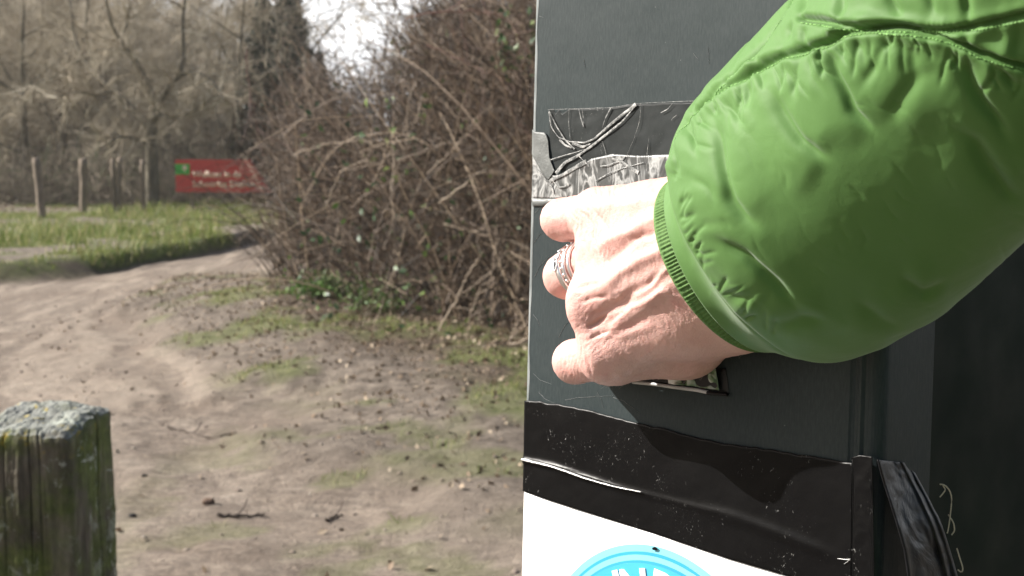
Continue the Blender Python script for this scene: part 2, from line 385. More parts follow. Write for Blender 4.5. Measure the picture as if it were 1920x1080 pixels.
# the pale and red-brown canes that stand out, placed where the photo has them
def cane_px(pts, z0, z1, r0, r1=None, K=16):
    pts = np.array(pts, float); t = np.linspace(0, 1, len(pts)); tt = np.linspace(0, 1, K)
    # smooth through the points
    X = np.interp(tt, t, pts[:, 0]); Y = np.interp(tt, t, pts[:, 1])
    for _ in range(2): X[1:-1] = (X[:-2]+2*X[1:-1]+X[2:])/4; Y[1:-1] = (Y[:-2]+2*Y[1:-1]+Y[2:])/4
    Z = z0+(z1-z0)*tt; return wpx(X, Y, Z), np.linspace(r0, r0*.5 if r1 is None else r1, K)
cp = [([(530, 255), (600, 200), (640, 175), (680, 190), (720, 290), (740, 320), (800, 305), (850, 320), (905, 318)], 9.9, 9.5, .006),
      ([(760, 245), (765, 190), (780, 150), (800, 200), (790, 215), (745, 245)], 9.8, 9.8, .006),
      ([(550, 290), (620, 268), (680, 262), (760, 300)], 10.2, 9.9, .006),
      ([(745, 300), (790, 285), (820, 275), (855, 295), (900, 318), (960, 285), (1000, 250)], 9.4, 9.2, .008),
      ([(800, 325), (850, 280), (890, 225), (930, 190)], 9.5, 9.3, .006),
      ([(820, 380), (860, 355), (900, 320), (1000, 330)], 9.3, 9.1, .008),
      ([(845, 390), (880, 420), (930, 440), (1010, 480)], 9.1, 9.0, .011),
      ([(830, 420), (880, 432), (930, 445), (985, 490)], 9.2, 9.0, .007),
      ([(822, 620), (860, 555), (880, 510), (905, 475)], 9.4, 9.2, .010),
      ([(690, 500), (700, 440), (730, 380), (760, 320)], 9.6, 9.5, .008),
      ([(720, 470), (740, 410), (730, 340), (700, 300), (690, 240), (650, 200)], 9.8, 9.8, .006),
      ([(610, 385), (640, 320), (680, 300), (715, 310)], 10.4, 10.2, .006),
      ([(660, 390), (690, 360), (720, 350), (760, 320)], 10.1, 9.9, .006),
      ([(700, 340), (725, 290), (760, 240), (790, 220)], 9.9, 9.7, .006),
      ([(620, 670), (650, 672), (680, 678), (720, 672)], 9.9, 9.9, .008),
      ([(940, 660), (970, 620), (1010, 590)], 9.0, 8.8, .010),
      ([(875, 650), (880, 600), (900, 540), (930, 520)], 9.2, 9.1, .008),
      ([(690, 640), (720, 560), (740, 500)], 9.9, 9.8, .006),
      ([(530, 440), (520, 390), (495, 380), (470, 405), (440, 400)], 12.3, 12.2, .005),
      ([(560, 470), (520, 440), (480, 405), (445, 393)], 12.2, 12.0, .005),
      ([(490, 480), (495, 420), (500, 380)], 12.1, 12.1, .005)]
red = [([(755, 38), (790, 25), (850, 22), (905, 20), (945, 28), (975, 65), (995, 120), (1010, 190)], 9.4, 9.0, .009),
       ([(800, 85), (850, 105), (900, 130), (950, 150), (1010, 205)], 9.6, 9.2, .007),
       ([(462, 90), (465, 150), (475, 200), (485, 260), (500, 330)], 12.0, 12.0, .009),
       ([(950, 190), (980, 240), (1015, 285)], 9.3, 9.1, .007), ([(905, 0), (925, 50), (945, 110), (955, 170)], 9.6, 9.4, .006),
       ([(860, 0), (870, 70), (880, 140), (868, 230)], 9.9, 9.7, .006), ([(980, 20), (960, 80), (970, 150), (990, 230)], 9.4, 9.3, .007)]
pm_ = [twig_mat('pale_cane_'+'abc'[i], [(0, c_), (1, c_)], .55, .4) for i, c_ in enumerate(((.26, .20, .15), (.38, .30, .22), (.5, .41, .31)))]
rm_ = twig_mat('red_cane', [(0, (.12, .06, .045)), (1, (.17, .09, .07))], .5, .4)
for li, lst in enumerate((cp, red)):
    for ci, (pts, z0, z1, r) in enumerate(lst):
        q, r_ = cane_px(pts, z0, z1, r*.66, r*.2, 28); q = q+rng.normal(size=q.shape)*.005; r_ = r_*(1+.15*rng.normal(size=len(r_)))
        v, f = tubes(q[None], r_[None], 6); mb = MB().add(v, f)
        under('cane', mb.mesh('cane'), rm_ if li else pm_[ci % 3], root)
        for k in range(3):                                                    # side shoots, forking off
            a = int(rng.integers(5, 22)); d = (q[a+1]-q[a])/np.linalg.norm(q[a+1]-q[a])+rng.normal(size=3)*.6
            w_ = wander(q[a][None], d[None], np.array([rng.uniform(.2, .6)]), 7, .15, rng); v, f = tubes(w_, np.linspace(r_[a]*.7, r_[a]*.25, 7)[None], 5); under('side_shoot', MB().add(v, f).mesh('side_shoot'), rm_ if li else pm_[(ci+k) % 3], root)
P = scrub_pts(5200); k = rng.uniform(0, 1, len(P)) < .9
V, Fc = leaves(P[k], rng.uniform(.015, .05, k.sum()), rng)
under('dry_leaves', MB().add(V, Fc).mesh('dry_leaves'), leaf_mat('dry_leaf', [(0, (.06, .036, .024)), (.5, (.15, .09, .055)), (1, (.30, .2, .13))], .6, .2), root)
P = scrub_pts(1500); P = P[vnoise(P*1.5, 77) > .05]
P2 = wpx(rng.uniform(930, 1010, 70), rng.uniform(10, 150, 70), rng.uniform(8.9, 9.6, 70))
P3 = wpx(rng.uniform(560, 960, 240), rng.uniform(190, 640, 240), rng.uniform(9.3, 10.6, 240))
P = np.concatenate([P, P2, P3]); V, Fc = leaves(P, rng.uniform(.03, .075, len(P)), rng, .4, .65)
under('green_leaves', MB().add(V, Fc).mesh('green_leaves'), leaf_mat('bramble_leaf', [(0, (.03, .06, .03)), (.6, (.06, .11, .045)), (.85, (.12, .2, .05)), (1, (.2, .27, .08))], .45, .2, .3), root)

# ivy-like green plant at the foot of the scrub
c = wpx(602, 580, 11.6); c[2] = height(c[0], c[1])
t = thing('leafy_plant', 'small bright green leafy clump growing at the left foot of the bramble bush', 'plant', tuple(c))
n = 560; P = rng.normal(size=(n, 3))*np.array([.13, .10, .07]); P[:, 2] = np.abs(P[:, 2])*1.3+.03; P[:, 0] += .1*np.sin(P[:, 1]*9)
V, Fc = leaves(P, rng.uniform(.02, .045, n), rng, .4, .6)
GL = leaf_mat('clump_leaf', [(0, (.04, .09, .022)), (.6, (.09, .19, .04)), (1, (.20, .34, .09))], .5, .25, .3)
link('leaves', MB().add(V, Fc).mesh('leaves'), GL, t)
Q = wander(np.zeros((60, 3)), rng.normal(size=(60, 3))*np.array([1, 1, .4])+np.array([0, 0, .6]), rng.uniform(.1, .3, 60), 5, .3, rng)
V, Fq = tubes(Q, .0025, 3); link('stems', MB().add(V, Fq).mesh('stems'), twig_mat('green_stem', [(0, (.08, .1, .03)), (1, (.15, .17, .06))]), t)
c = wpx(705, 535, 10.7)
c[2] = height(c[0], c[1])
t2 = thing('leafy_plant', 'dark green leafy clump half hidden among the stems under the middle of the bramble bush', 'plant', tuple(c))
P = rng.normal(size=(300, 3))*np.array([.20, .12, .10]); P[:, 2] = np.abs(P[:, 2])*1.3+.03
V, Fc = leaves(P, rng.uniform(.02, .045, 300), rng, .4, .6); link('leaves', MB().add(V, Fc).mesh('leaves'), GL, t2)
V, Fq = tubes(Q*1.3, .003, 3); link('stems', MB().add(V, Fq).mesh('stems'), bpy.data.materials['green_stem'], t2)

# ------------------------------------------------------------------ trees
BARK = [(0, (.085, .072, .055)), (1, (.15, .13, .10))]
def bark_mat(name, a, b, sc=6):
    m = M(name); co = m.coord('Object', (1, 1, .3)); f = m.noise(co, sc, 6, .7)
    m.col(m.ramp(f, [(.3, a), (.7, b)])); m.set(Roughness=.9); m.b.inputs['Specular IOR Level'].default_value = .2
    m.bump(f, .8, .03); return m.m
bk = bark_mat('bark', (.09, .08, .06), (.22, .195, .15))
TW = [(0, (.23, .19, .14)), (.4, (.36, .31, .23)), (.75, (.47, .41, .32)), (1, (.6, .55, .44))]
tw = twig_mat('tree_twig', TW, .8, .25)
def tree_parts(rng, H, spread=.55, stems=1, ntw=2600, twl=.7, r0=.11, low=.25):
    """bare broadleaf: (limb polylines of 8 pts, radii), twig polylines"""
    limbs = []; radii = []
    for s in range(stems):
        d = np.array([rng.normal()*.12, rng.normal()*.12, 1.0])+ (0 if stems == 1 else 1)*np.array([rng.normal()*.3, rng.normal()*.3, 0])
        q = wander(np.array([[rng.normal()*.1, rng.normal()*.1, -.1]]), d[None], np.array([H*rng.uniform(.75, .95)]), 8, .09, rng)[0]
        limbs.append(q); radii.append(np.linspace(r0, r0*.18, 8))
    lv = list(zip(limbs, radii)); start = 0
    for level, cnt, ln in ((1, 9, .45), (2, 5, .24), (3, 4, .13)):
        new = []
        for q, r in lv:
            for c in range(cnt):
                tpos = rng.uniform(low if level == 1 else .2, .97); i = tpos*7; a = int(i); f = i-a
                p = q[a]*(1-f)+q[min(a+1, 7)]*f; rr = (r[a]*(1-f)+r[min(a+1, 7)]*f)*.6
                ax = q[min(a+1, 7)]-q[a]; ax /= np.linalg.norm(ax)+1e-9
                o = rng.normal(size=3); o -= o.dot(ax)*ax; o /= np.linalg.norm(o)
                d = ax*.55+o*(.75+spread*.4)+np.array([0, 0, .15])
                L = H*ln*rng.uniform(.55, 1.1)*(1.15-tpos*.55)
                qq = wander(p[None], d[None], np.array([L]), 8, .16, rng, up=.03)[0]
                new.append((qq, np.linspace(rr, max(rr*.25, .004), 8)))
        limbs += [x[0] for x in new]; radii += [x[1] for x in new]; lv = new
    allq = np.array(limbs); allr = np.array(radii)
    big = allr[:, 0] > .016
    tips = allq[~big] if (~big).sum() > 5 else allq
    i = rng.integers(0, len(tips), ntw); k = rng.uniform(1, 6.9, ntw); a = k.astype(int); f = (k-a)[:, None]
    P = tips[i, a]*(1-f)+tips[i, a+1]*f; ax = tips[i, a+1]-tips[i, a]; ax /= np.linalg.norm(ax, axis=1, keepdims=True)
    D = ax*.8+rng.normal(size=(ntw, 3))*.6
    tq = wander(P, D, rng.uniform(.25, 1, ntw)*twl, 4, .2, rng)
    return allq[big], allr[big], allq[~big], allr[~big], tq
def tree_meshes(nm, rng, **kw):
    A, ra, B, rb, T = tree_parts(rng, **kw)
    V, Fq = tubes(A, ra, 7); tm = MB().add(V, Fq).mesh('trunk')
    mb = MB()
    if len(B): V, Fq = tubes(B, rb, 4); mb.add(V, Fq)
    n = len(T); V, Fq = tubes(T, taper(4, rng.uniform(.003, .008, n), .002, n), 3); mb.add(V, Fq)
    cm = mb.mesh('crown'); tm.materials.append(bk); cm.materials.append(tw); return tm, cm
rng = np.random.default_rng(21)
kinds = [tree_meshes('t', rng, H=7.5, ntw=5200, low=.12), tree_meshes('t', rng, H=6.5, stems=3, r0=.08, ntw=6000, low=.08),
         tree_meshes('t', rng, H=8.5, ntw=5600, spread=.8, low=.15), tree_meshes('t', rng, H=5.0, stems=4, r0=.06, ntw=5600, low=.05, twl=.6)]
def place_tree(k, x, y, sc, rz, label, grp, lift=0):
    t = thing('bare_tree', label, 'tree', (x, y, height(np.array(x), np.array(y))-.05+lift), grp)
    t.rotation_euler[2] = rz; t.scale = (sc, sc, sc)
    link('trunk', kinds[k][0], None, t); link('crown', kinds[k][1], None, t); return t
G = 'bare trees of the wood beyond the fence'; LB = 'bare grey-brown tree in the dense wood beyond the fence and the sign'
rows = [(38, 9, 3.0), (43, 9, 3.0), (49, 10, 3.2), (56, 10, 3.6), (64, 9, 4.2), (74, 8, 5)]
for d, cnt, w_ in rows:
    x0 = ground_xy(-60, d); x1 = ground_xy(640, d)
    for i in range(cnt):
        x = x0+(x1-x0)*(i+.5+rng.uniform(-.4, .4))/cnt; y = d+rng.uniform(-2.5, 2.5)
        X = 960+x/y*F
        sc = rng.uniform(.85, 1.2)*(1+.006*(y-38)*2)
        if X > 470: sc *= .45 if X < 540 else .26
        elif 225 < X < 335: sc *= .6
        place_tree(int(rng.integers(0, 4)), x, y, sc, rng.uniform(0, 6.28), LB, G)
# right behind the scrub: lower bare shrubs showing light sky between them
for i, (X, d, sc, k) in enumerate([(850, 26, .52, 3), (930, 22, .66, 1), (1010, 19, .72, 3), (860, 20, .5, 3), (970, 26, .8, 1), (905, 30, .8, 3), (900, 38, .55, 1), (1150, 24, .8, 1), (1300, 30, .9, 0)]):
    place_tree(k, ground_xy(X, d), d, sc, i*1.3, 'bare thin-twigged shrub behind the bramble bush against the white sky', 'bare shrubs behind the bramble bush')

# the spreading tree beside the sign, drawn limb by limb
D0 = 33.0
def limb(pts, r0, r1, z0=D0, z1=D0, K=10):
    pts = np.array(pts, float); t = np.linspace(0, 1, len(pts)); tt = np.linspace(0, 1, K)
    X = np.interp(tt, t, pts[:, 0]); Y = np.interp(tt, t, pts[:, 1])
    X[1:-1] = (X[:-2]+2*X[1:-1]+X[2:])/4; Y[1:-1] = (Y[:-2]+2*Y[1:-1]+Y[2:])/4
    return wpx(X, Y, np.linspace(z0, z1, K)), np.linspace(r0, r1, K)
k_ = D0/F
LIMBS = [limb([(286, 400), (285, 330), (284, 270), (286, 225)], 14*k_, 10*k_), limb([(286, 235), (300, 190), (320, 160), (340, 130)], 7.5*k_, 4*k_, D0, D0-1),
         limb([(284, 240), (250, 205), (215, 170), (180, 140), (150, 110), (135, 60), (130, -20)], 8*k_, 2.5*k_, D0, D0+1.2),
         limb([(290, 190), (270, 140), (245, 100), (225, 75), (205, 45), (195, -30)], 7*k_, 2*k_, D0, D0-1.5),
         limb([(285, 235), (290, 200), (290, 170), (280, 150)], 9*k_, 6*k_), limb([(320, 160), (345, 135), (375, 135), (400, 150), (420, 190)], 4*k_, 1.5*k_, D0-.6, D0-2),
         limb([(340, 130), (345, 90), (342, 40), (350, -30)], 5*k_, 2*k_, D0-1, D0-1.5), limb([(150, 110), (110, 140), (60, 160), (20, 190), (-20, 260)], 3*k_, 1.5*k_, D0+1, D0+.4),
         limb([(180, 140), (170, 100), (160, 60), (165, 0)], 4*k_, 1.5*k_, D0+.8, D0), limb([(225, 75), (240, 40), (245, 0)], 3*k_, 1.2*k_, D0-1, D0-1.6),
         limb([(215, 170), (180, 180), (140, 170), (90, 190)], 3*k_, 1*k_, D0+.4, D0-.6), limb([(284, 270), (250, 258), (225, 255), (190, 275)], 4*k_, 1.5*k_, D0, D0-1),
         limb([(286, 215), (330, 220), (370, 205), (410, 175)], 4*k_, 1.2*k_, D0, D0-1.5)]
base = LIMBS[0][0][0].copy(); gz = float(height(base[0], base[1])); LIMBS[0][0][0][2] = gz-.15
t = thing('bare_tree', 'bare tree with a forked trunk and wide spreading limbs just left of the red sign', 'tree', (base[0], base[1], gz))
mb = MB()
for q, r in LIMBS: v, f = tubes(q[None]-np.array([base[0], base[1], gz]), r[None], 9); mb.add(v, f)
link('trunk', mb.mesh('trunk'), bk, t)
rng = np.random.default_rng(8); B = []
for q, r in LIMBS[1:]:
    for c in range(14):
        a = rng.integers(2, 9); d = (q[a+1]-q[a]); d /= np.linalg.norm(d); d = d*.5+rng.normal(size=3)*.6+np.array([0, 0, .1])
        B.append(wander(q[a][None], d[None], np.array([rng.uniform(.5, 1.5)]), 8, .16, rng)[0])
B = np.array(B); i = rng.integers(0, len(B), 4200); a = rng.integers(1, 7, 4200); P = B[i, a]; Dd = (B[i, a+1]-B[i, a]); Dd /= np.linalg.norm(Dd, axis=1, keepdims=True)
T = wander(P, Dd*.7+rng.normal(size=(4200, 3))*.6, rng.uniform(.15, .7, 4200), 4, .2, rng)
o3 = np.array([base[0], base[1], gz]); V, Fq = tubes(B-o3, taper(8, .018, .005, len(B)), 4); V2, F2 = tubes(T-o3, .004, 3)
link('crown', MB().add(V, Fq).add(V2, F2).mesh('crown'), tw, t)

# conifers, dark blue-green, behind the wood
def conifer_mesh(rng, H):
    P = []; n = 15000
    h = rng.uniform(.08, 1, n)**.8; lay = np.floor(h*17)/17+rng.normal(size=n)*.028
    a = rng.uniform(0, 6.283, n); R = (1-h)**.75*H*.26*(.55+.6*vnoise(np.stack([np.cos(a)*1.8, np.sin(a)*1.8, lay*9], -1), 4)**2+.25*rng.uniform(0, 1, n))
    r = R*rng.uniform(.15, 1, n)**.6
    P = np.stack([np.cos(a)*r, np.sin(a)*r, lay*H-.18*r], -1)
    V, Fc = leaves(P, rng.uniform(.12, .38, n), rng, .2, .35); cm = MB().add(V, Fc).mesh('crown')
    q = np.array([[[0, 0, -.2], [0, 0, H*.3], [.03, 0, H*.6], [0, 0, H*.97]]]); V, Fq = tubes(q, np.array([[.2, .15, .09, .02]]), 8)
    B = []
    for k in range(90):
        hh = rng.uniform(.08, .9); aa = rng.uniform(0, 6.28); L = (1-hh)**.75*H*.24
        B.append([[0, 0, hh*H], [np.cos(aa)*L*.5, np.sin(aa)*L*.5, hh*H-.02], [np.cos(aa)*L*.8, np.sin(aa)*L*.8, hh*H-.1], [np.cos(aa)*L, np.sin(aa)*L, hh*H-.05]])
    V2, F2 = tubes(np.array(B), np.array([.03, .02, .012, .006])[None], 4)
    tm = MB().add(V, Fq).add(V2, F2).mesh('trunk'); tm.materials.append(bk); return tm, cm
cm_ = [conifer_mesh(rng, 9.0), conifer_mesh(rng, 7.5)]
nd = leaf_mat('needles', [(0, (.015, .028, .022)), (.6, (.034, .058, .044)), (1, (.07, .10, .07))], .6, .15, .3)
for a, b in cm_: b.materials.append(nd)
CL = ['tall dark conifer reaching the top edge above the sign, left of the white sky', 'dark pointed conifer nearest the white sky, above the left end of the bramble bush', 'broad dark conifer behind the bare wood, left of the two above the sign', 'small dark conifer low between the wood and the bramble bush', 'dark conifer behind the bare trees near the top left corner', 'dark conifer deep in the wood above the left fence posts']
for (X, d, H, k), lb in zip([(548, 36.5, .70, 0), (604, 37, .52, 1), (500, 37, .64, 0), (648, 40, .38, 1), (60, 52, 1.05, 0), (170, 60, 1.0, 1)], CL):
    x = ground_xy(X, d); t = thing('conifer', lb, 'tree', (x, d, float(height(np.array(x), np.array(float(d))))-.1), 'conifers behind the wood'); t.scale = (H, H, H); t.rotation_euler[2] = X
    link('trunk', cm_[k][0], None, t); link('crown', cm_[k][1], None, t)

# undergrowth of the wood
n = 26000; y = rng.uniform(34.5, 52, n); X = rng.uniform(-80, 700, n); x = ground_xy(X, y)
zz = height(x, y)+rng.uniform(0, 1, n)**1.5*(1.0+.018*(y-34)*4)*(1+.35*fbm(np.stack([x, y], -1)*.5, 2, 3))
Q = wander(np.stack([x, y, zz], -1), rng.normal(size=(n, 3))+np.array([0, 0, .6]), rng.uniform(.3, 1.1, n), 4, .25, rng)
V, Fq = tubes(Q, taper(4, rng.uniform(.004, .011, n), .003, n), 3)
P = np.stack([x, y, zz], -1)[:9000]+rng.normal(size=(9000, 3))*.2; V2, F2 = leaves(P, rng.uniform(.05, .14, 9000), rng)
link('undergrowth', MB().add(V, Fq).add(V2, F2).mesh('undergrowth'), twig_mat('undergrowth', [(0, (.12, .10, .08)), (.5, (.28, .24, .185)), (.85, (.38, .32, .25)), (.95, (.16, .22, .1)), (1, (.5, .44, .35))], .8, .2), kind='stuff')

# ------------------------------------------------------------------ fence posts
wd = M('post_wood'); co = wd.coord('Object', (6, 6, .8)); f = wd.noise(co, 4, 6, .65)
wd.col(wd.ramp(f, [(.3, (.11, .085, .06)), (.55, (.24, .19, .145)), (.8, (.36, .30, .235))])); wd.set(Roughness=.9); wd.bump(f, .6, .02)
rng = np.random.default_rng(3)
PL = ['leaning round fence post at the far left of the row', 'second fence post from the left, standing on the grass bank', 'left one of the close pair of fence posts', 'right one of the close pair of fence posts', 'thin fence post just left of the spreading tree trunk']
for (xt, xb, yt, yb, wp), lb in zip([(68, 79, 298, 405, 15), (156, 157, 299, 398, 14), (211, 216, 298, 396, 9), (225, 223, 297, 397, 10), (267, 269, 300, 400, 9)], PL):
    d = 28.5 if xt < 100 else 30.5
    b = wpx(xb, yb, d); b[2] = height(b[0], b[1]); tp = wpx(xt, yt, d); r = wp/2*d/F
    K = 14; q = b+(tp-b)*np.linspace(-.15, 1, K)[:, None]-b; q = q+rng.normal(size=q.shape)*.004
    t_ = thing('fence_post', lb, 'fence post', tuple(b), 'fence posts on the grass bank')
    v, f4 = tubes(q[None], (r*(1+.06*rng.normal(size=K)))[None], 12)
    v = np.concatenate([v, q[-1:]+[[0, 0, r*.3]]]); last = (K-1)*12; tri = np.array([[last+i, last+(i+1) % 12, K*12] for i in range(12)])
    link('shaft', MB().add(v, f4, tri).mesh('shaft'), wd.m, t_)
    # staple with an end of wire
    wv, wf = tubes((np.array([[-r*1.1, -r*.6, 0], [0, -r*1.25, .01], [r*1.1, -r*.6, 0], [r*1.2, .3*r, -.02]])+q[9])[None], .003, 5)
    link('wire_loop', MB().add(wv, wf).mesh('wire_loop'), twig_mat('old_wire', [(0, (.1, .09, .08)), (1, (.14, .12, .1))], .5), t_)

# ------------------------------------------------------------------ the red welcome sign
dS = 30.0; A = wpx(329, 299, dS); Bp = wpx(329, 360, dS); C_ = wpx(525, 308, dS-.35)
ux = (C_-A); ux[2] = 0; W_ = np.linalg.norm(ux); ux = ux/W_; uz = np.array([0, 0, 1.0]); un = np.cross(ux, uz)   # un faces the camera
Hs = np.linalg.norm(Bp-A); org = A-uz*Hs; gz = float(height(org[0]+ux[0]*1.0, org[1]+ux[1]*1.0))
sign = thing('welcome_sign', 'long red sign with cream lettering and green square, left of the bramble bush', 'sign', (org[0]+ux[0], org[1]+ux[1], gz))
o3 = np.array(sign.location)
def prism(poly, z0, z1, org, ux, uy, un):
    """poly (n,2) -> extruded between offsets z0 < z1 along un"""
    p = np.array(poly, float); n = len(p); base = org+p[:, :1]*ux+p[:, 1:]*uy
    V = np.concatenate([base+un*z0, base+un*z1]); side = [[i, (i+1) % n, n+(i+1) % n, n+i] for i in range(n)]
    return V, np.array(side), np.arange(n)[::-1][None], (np.arange(n)+n)[None]
k2 = W_/196.0
W1 = 141*k2; brd = [(0, 0), (W_*.93, 0), (W1, Hs), (0, Hs)]
mr = M('sign_red'); mr.col(mr.ramp(mr.noise(mr.coord(), 3, 4), [(.3, (.52, .05, .042)), (.7, (.58, .065, .052))])); mr.set(Roughness=.45)
link('board', MB().add(*prism(brd, -.02, .02, org-o3, ux, uz, un)).mesh('board', False), mr.m, sign)
mg = M('sign_green'); mg.col(mg.ramp(mg.noise(mg.coord(), 4), [(.3, (.06, .38, .05)), (.7, (.07, .42, .06))])); mg.set(Roughness=.45)
cr = M('sign_cream'); cr.col(cr.ramp(cr.noise(cr.coord(), 4), [(.3, (.72, .56, .42)), (.7, (.78, .62, .48))])); cr.set(Roughness=.5)
S1 = 27*k2; ys = Hs-27*k2; g_ = [(.0, ys), (S1, ys), (S1, ys+19*k2), (0, ys+19*k2)]
lg = link('logo_square', MB().add(*prism(g_, .021, .027, org-o3, ux, uz, un)).mesh('logo_square', False), mg.m, sign)
emb = [(17, 4), (19, 4), (19, 8), (23, 10), (21.5, 14), (18, 16), (14.5, 14), (13.5, 10), (17, 8)]
link('emblem', MB().add(*prism([(a*k2, ys+b*k2*1.05) for a, b in emb], .0275, .030, org-o3, ux, uz, un)).mesh('emblem', False), cr.m, lg)
def text_mesh(txt, size, bold=0.0):
    cu = bpy.data.curves.new('text', 'FONT'); cu.body = txt; cu.size = size; cu.offset = bold; cu.resolution_u = 3
    o = bpy.data.objects.new('text', cu); SC.collection.objects.link(o)
    dg = bpy.context.evaluated_depsgraph_get(); me = bpy.data.meshes.new_from_object(o.evaluated_get(dg)); bpy.data.objects.remove(o); bpy.data.curves.remove(cu); return me
def place_text(txt, x, y, width, height_, par, name, mat, org, ux, uy, un, z, thick=.002, bold=0.0, base=np.zeros(3)):
    me = text_mesh(txt, 1.0, bold); v = np.array([q.co[:] for q in me.vertices]); v[:, 0] -= v[:, 0].min()
    sx = width/v[:, 0].max(); sy = height_/.72; P = org+(x+v[:, :1]*sx)*ux+(y+v[:, 1:2]*sy)*uy+un*z
    for i, q in enumerate(me.vertices): q.co = P[i]
    me.materials.clear(); o = link(name, me, mat, par); s = o.modifiers.new('depth', 'SOLIDIFY'); s.thickness = thick; s.offset = 0
    return o
def twidth(t):
    me = text_mesh(t, 1.0, .02); x = [q.co[0] for q in me.vertices]; return min(x), max(x)
for words, yy, wtot in ((['Welkom', 'in', 'de'], 31.5, 92), (['Schoorlse', 'Duinen'], 49, 118)):
    full = ' '.join(words); a0, b0 = twidth(full); sc_ = wtot*k2/(b0-a0)
    for i, w_ in enumerate(words):
        b1 = twidth(' '.join(words[:i+1]))[1]; a1, c1_ = twidth(w_); wd_ = (c1_-a1)*sc_
        place_text(w_, 32*k2+(b1-a0)*sc_-wd_, Hs-yy*k2, wd_, 11.5*k2, sign, 'word', cr.m, org-o3, ux, uz, un, .022, bold=.02)
for xx in (28*k2, 144*k2):
    v, f = box_vf(org-o3+ux*xx-un*.055+uz*(Hs*.45-.5), .075, .07, Hs*.9+1.0, [ux, un, uz]); o = link('post', mesh('post', v, [f], False), wd.m, sign); bevel(o, .008)

# ------------------------------------------------------------------ mossy timber post, front left
dP = 2.4
th0 = math.radians(24); c = wpx(104, 815, dP+.10); topz = float(wpx(104, 812, dP+.0)[2])+.005
cx_, cy_ = c[0]-.020, c[1]; hw = .092
NT, NZ = 420, 420
th = np.arange(NT)*2*np.pi/NT; ex = 11.0
rr = 1/(np.abs(np.cos(th))**ex+np.abs(np.sin(th))**ex)**(1/ex)
zz = np.linspace(-.2, topz, NZ)
TH_, ZZ = np.meshgrid(th, zz, indexing='ij'); R0 = np.repeat(rr[:, None], NZ, 1)*hw
X0 = np.cos(TH_)*R0; Y0 = np.sin(TH_)*R0; p3 = np.stack([X0*26, Y0*26, ZZ*2.6], -1)
gro = fbm(p3, 4, 71); fine = fbm(np.stack([X0*110, Y0*110, ZZ*9], -1), 3, 72); rgh = fbm(np.stack([X0, Y0, ZZ], -1)*55, 3, 74)
dsp = (.0048*gro+.0010*fine)*(1-.75*sstep(topz-.06, topz, ZZ))+.0010*rgh
for crk, wdh, dep in ((4.36, .022, .012), (4.86, .015, .009), (5.05, .02, .006), (0.2, .03, .008), (4.2, .012, .006)):     # drying cracks
    ca = crk+.07*vnoise(np.stack([ZZ*3.2, 0*ZZ+crk], -1), 2); dsp = dsp-.6*dep*np.exp(-((TH_-ca)/wdh)**2)*sstep(-.6, .3, vnoise(np.stack([ZZ*4, 0*ZZ+crk*3], -1), 6)+.45)
edge = sstep(topz-.012, topz, ZZ); R1 = R0+dsp-.0035*edge**2
# bottom outline bites as in old wood
V = np.stack([np.cos(TH_)*R1, np.sin(TH_)*R1, ZZ], -1)
tilt = lambda x, y: .008*fbm(np.stack([x, y], -1)*14, 3, 80)+.0012*fbm(np.stack([x*130, y*30], -1), 2, 81)+.15*(y)-.04*x
V[..., 2] += tilt(V[..., 0], V[..., 1])*sstep(topz-.15, topz, ZZ)
caps = []; NC = 90
for j in range(1, NC):
    s = 1-j/NC; xx = np.cos(th)*R1[:, -1]*s; yy = np.sin(th)*R1[:, -1]*s
    caps.append(np.stack([xx, yy, topz+tilt(xx, yy)+.006*sstep(1, .85, s)+.002*fbm(np.stack([xx, yy], -1)*80, 3, 5)], -1))
V = np.concatenate([V.transpose(1, 0, 2).reshape(-1, 3), np.concatenate(caps), [[0, 0, topz+.008]]])
nr = NZ+NC-1; q = grid_faces(nr, NT, wrap_v=True); ctr = nr*NT
tri = np.array([[(nr-1)*NT+i, (nr-1)*NT+(i+1) % NT, ctr] for i in range(NT)])
m = M('mossy_timber'); co = m.coord('Object'); cs = m.coord('Object', (1, 1, .22))
n1 = m.noise(cs, 28, 6, .65); n2 = m.noise(co, 9, 5, .6); n3 = m.noise(co, 38, 6, .7)
c = m.ramp(n1, [(.3, (.045, .04, .03)), (.5, (.12, .105, .08)), (.72, (.24, .215, .165))])
c = m.mix(m.ramp(n2, [(.38, 0), (.56, .85)]), c, m.ramp(n3, [(.3, (.035, .052, .012)), (.7, (.14, .175, .048))]))
geo = m.n('ShaderNodeNewGeometry'); sx = m.n('ShaderNodeSeparateXYZ'); m.l(geo.outputs['Normal'], sx.inputs[0])
so = m.n('ShaderNodeSeparateXYZ'); m.l(m.coord('Object'), so.inputs[0])
topm = m.math('GREATER_THAN', so.outputs[2], topz-.02)
upm = m.ramp(so.outputs[2], [(0, 0), (1, 1)])
near = m.math('MULTIPLY', m.math('SUBTRACT', so.outputs[2], topz-.22), 4.0, True)
grey = m.ramp(m.noise(co, 22, 6, .7), [(.35, (.13, .135, .125)), (.6, (.30, .31, .29)), (.8, (.46, .46, .42))])
c = m.mix(m.ramp(sx.outputs[2], [(.45, 0), (.85, .85)]), c, grey)
lich = m.ramp(m.noise(co, 17, 7, .72, .6), [(.57, 0), (.63, 1)])
c = m.mix(m.math('MULTIPLY', lich, m.math('ADD', m.math('MULTIPLY', near, .7), .35, True)), c, (.40, .43, .37))
yl = m.ramp(m.noise(co, 31, 5, .7, .3), [(.59, 0), (.66, 1)])
c = m.mix(m.math('MULTIPLY', yl, m.math('MULTIPLY', m.math('SUBTRACT', so.outputs[2], topz-.06), 14, True)), c, (.36, .27, .035))
low = m.ramp(m.noise(m.coord('Object', (1, 1, .5)), 13, 6, .7, .4), [(.56, 0), (.61, 1)])
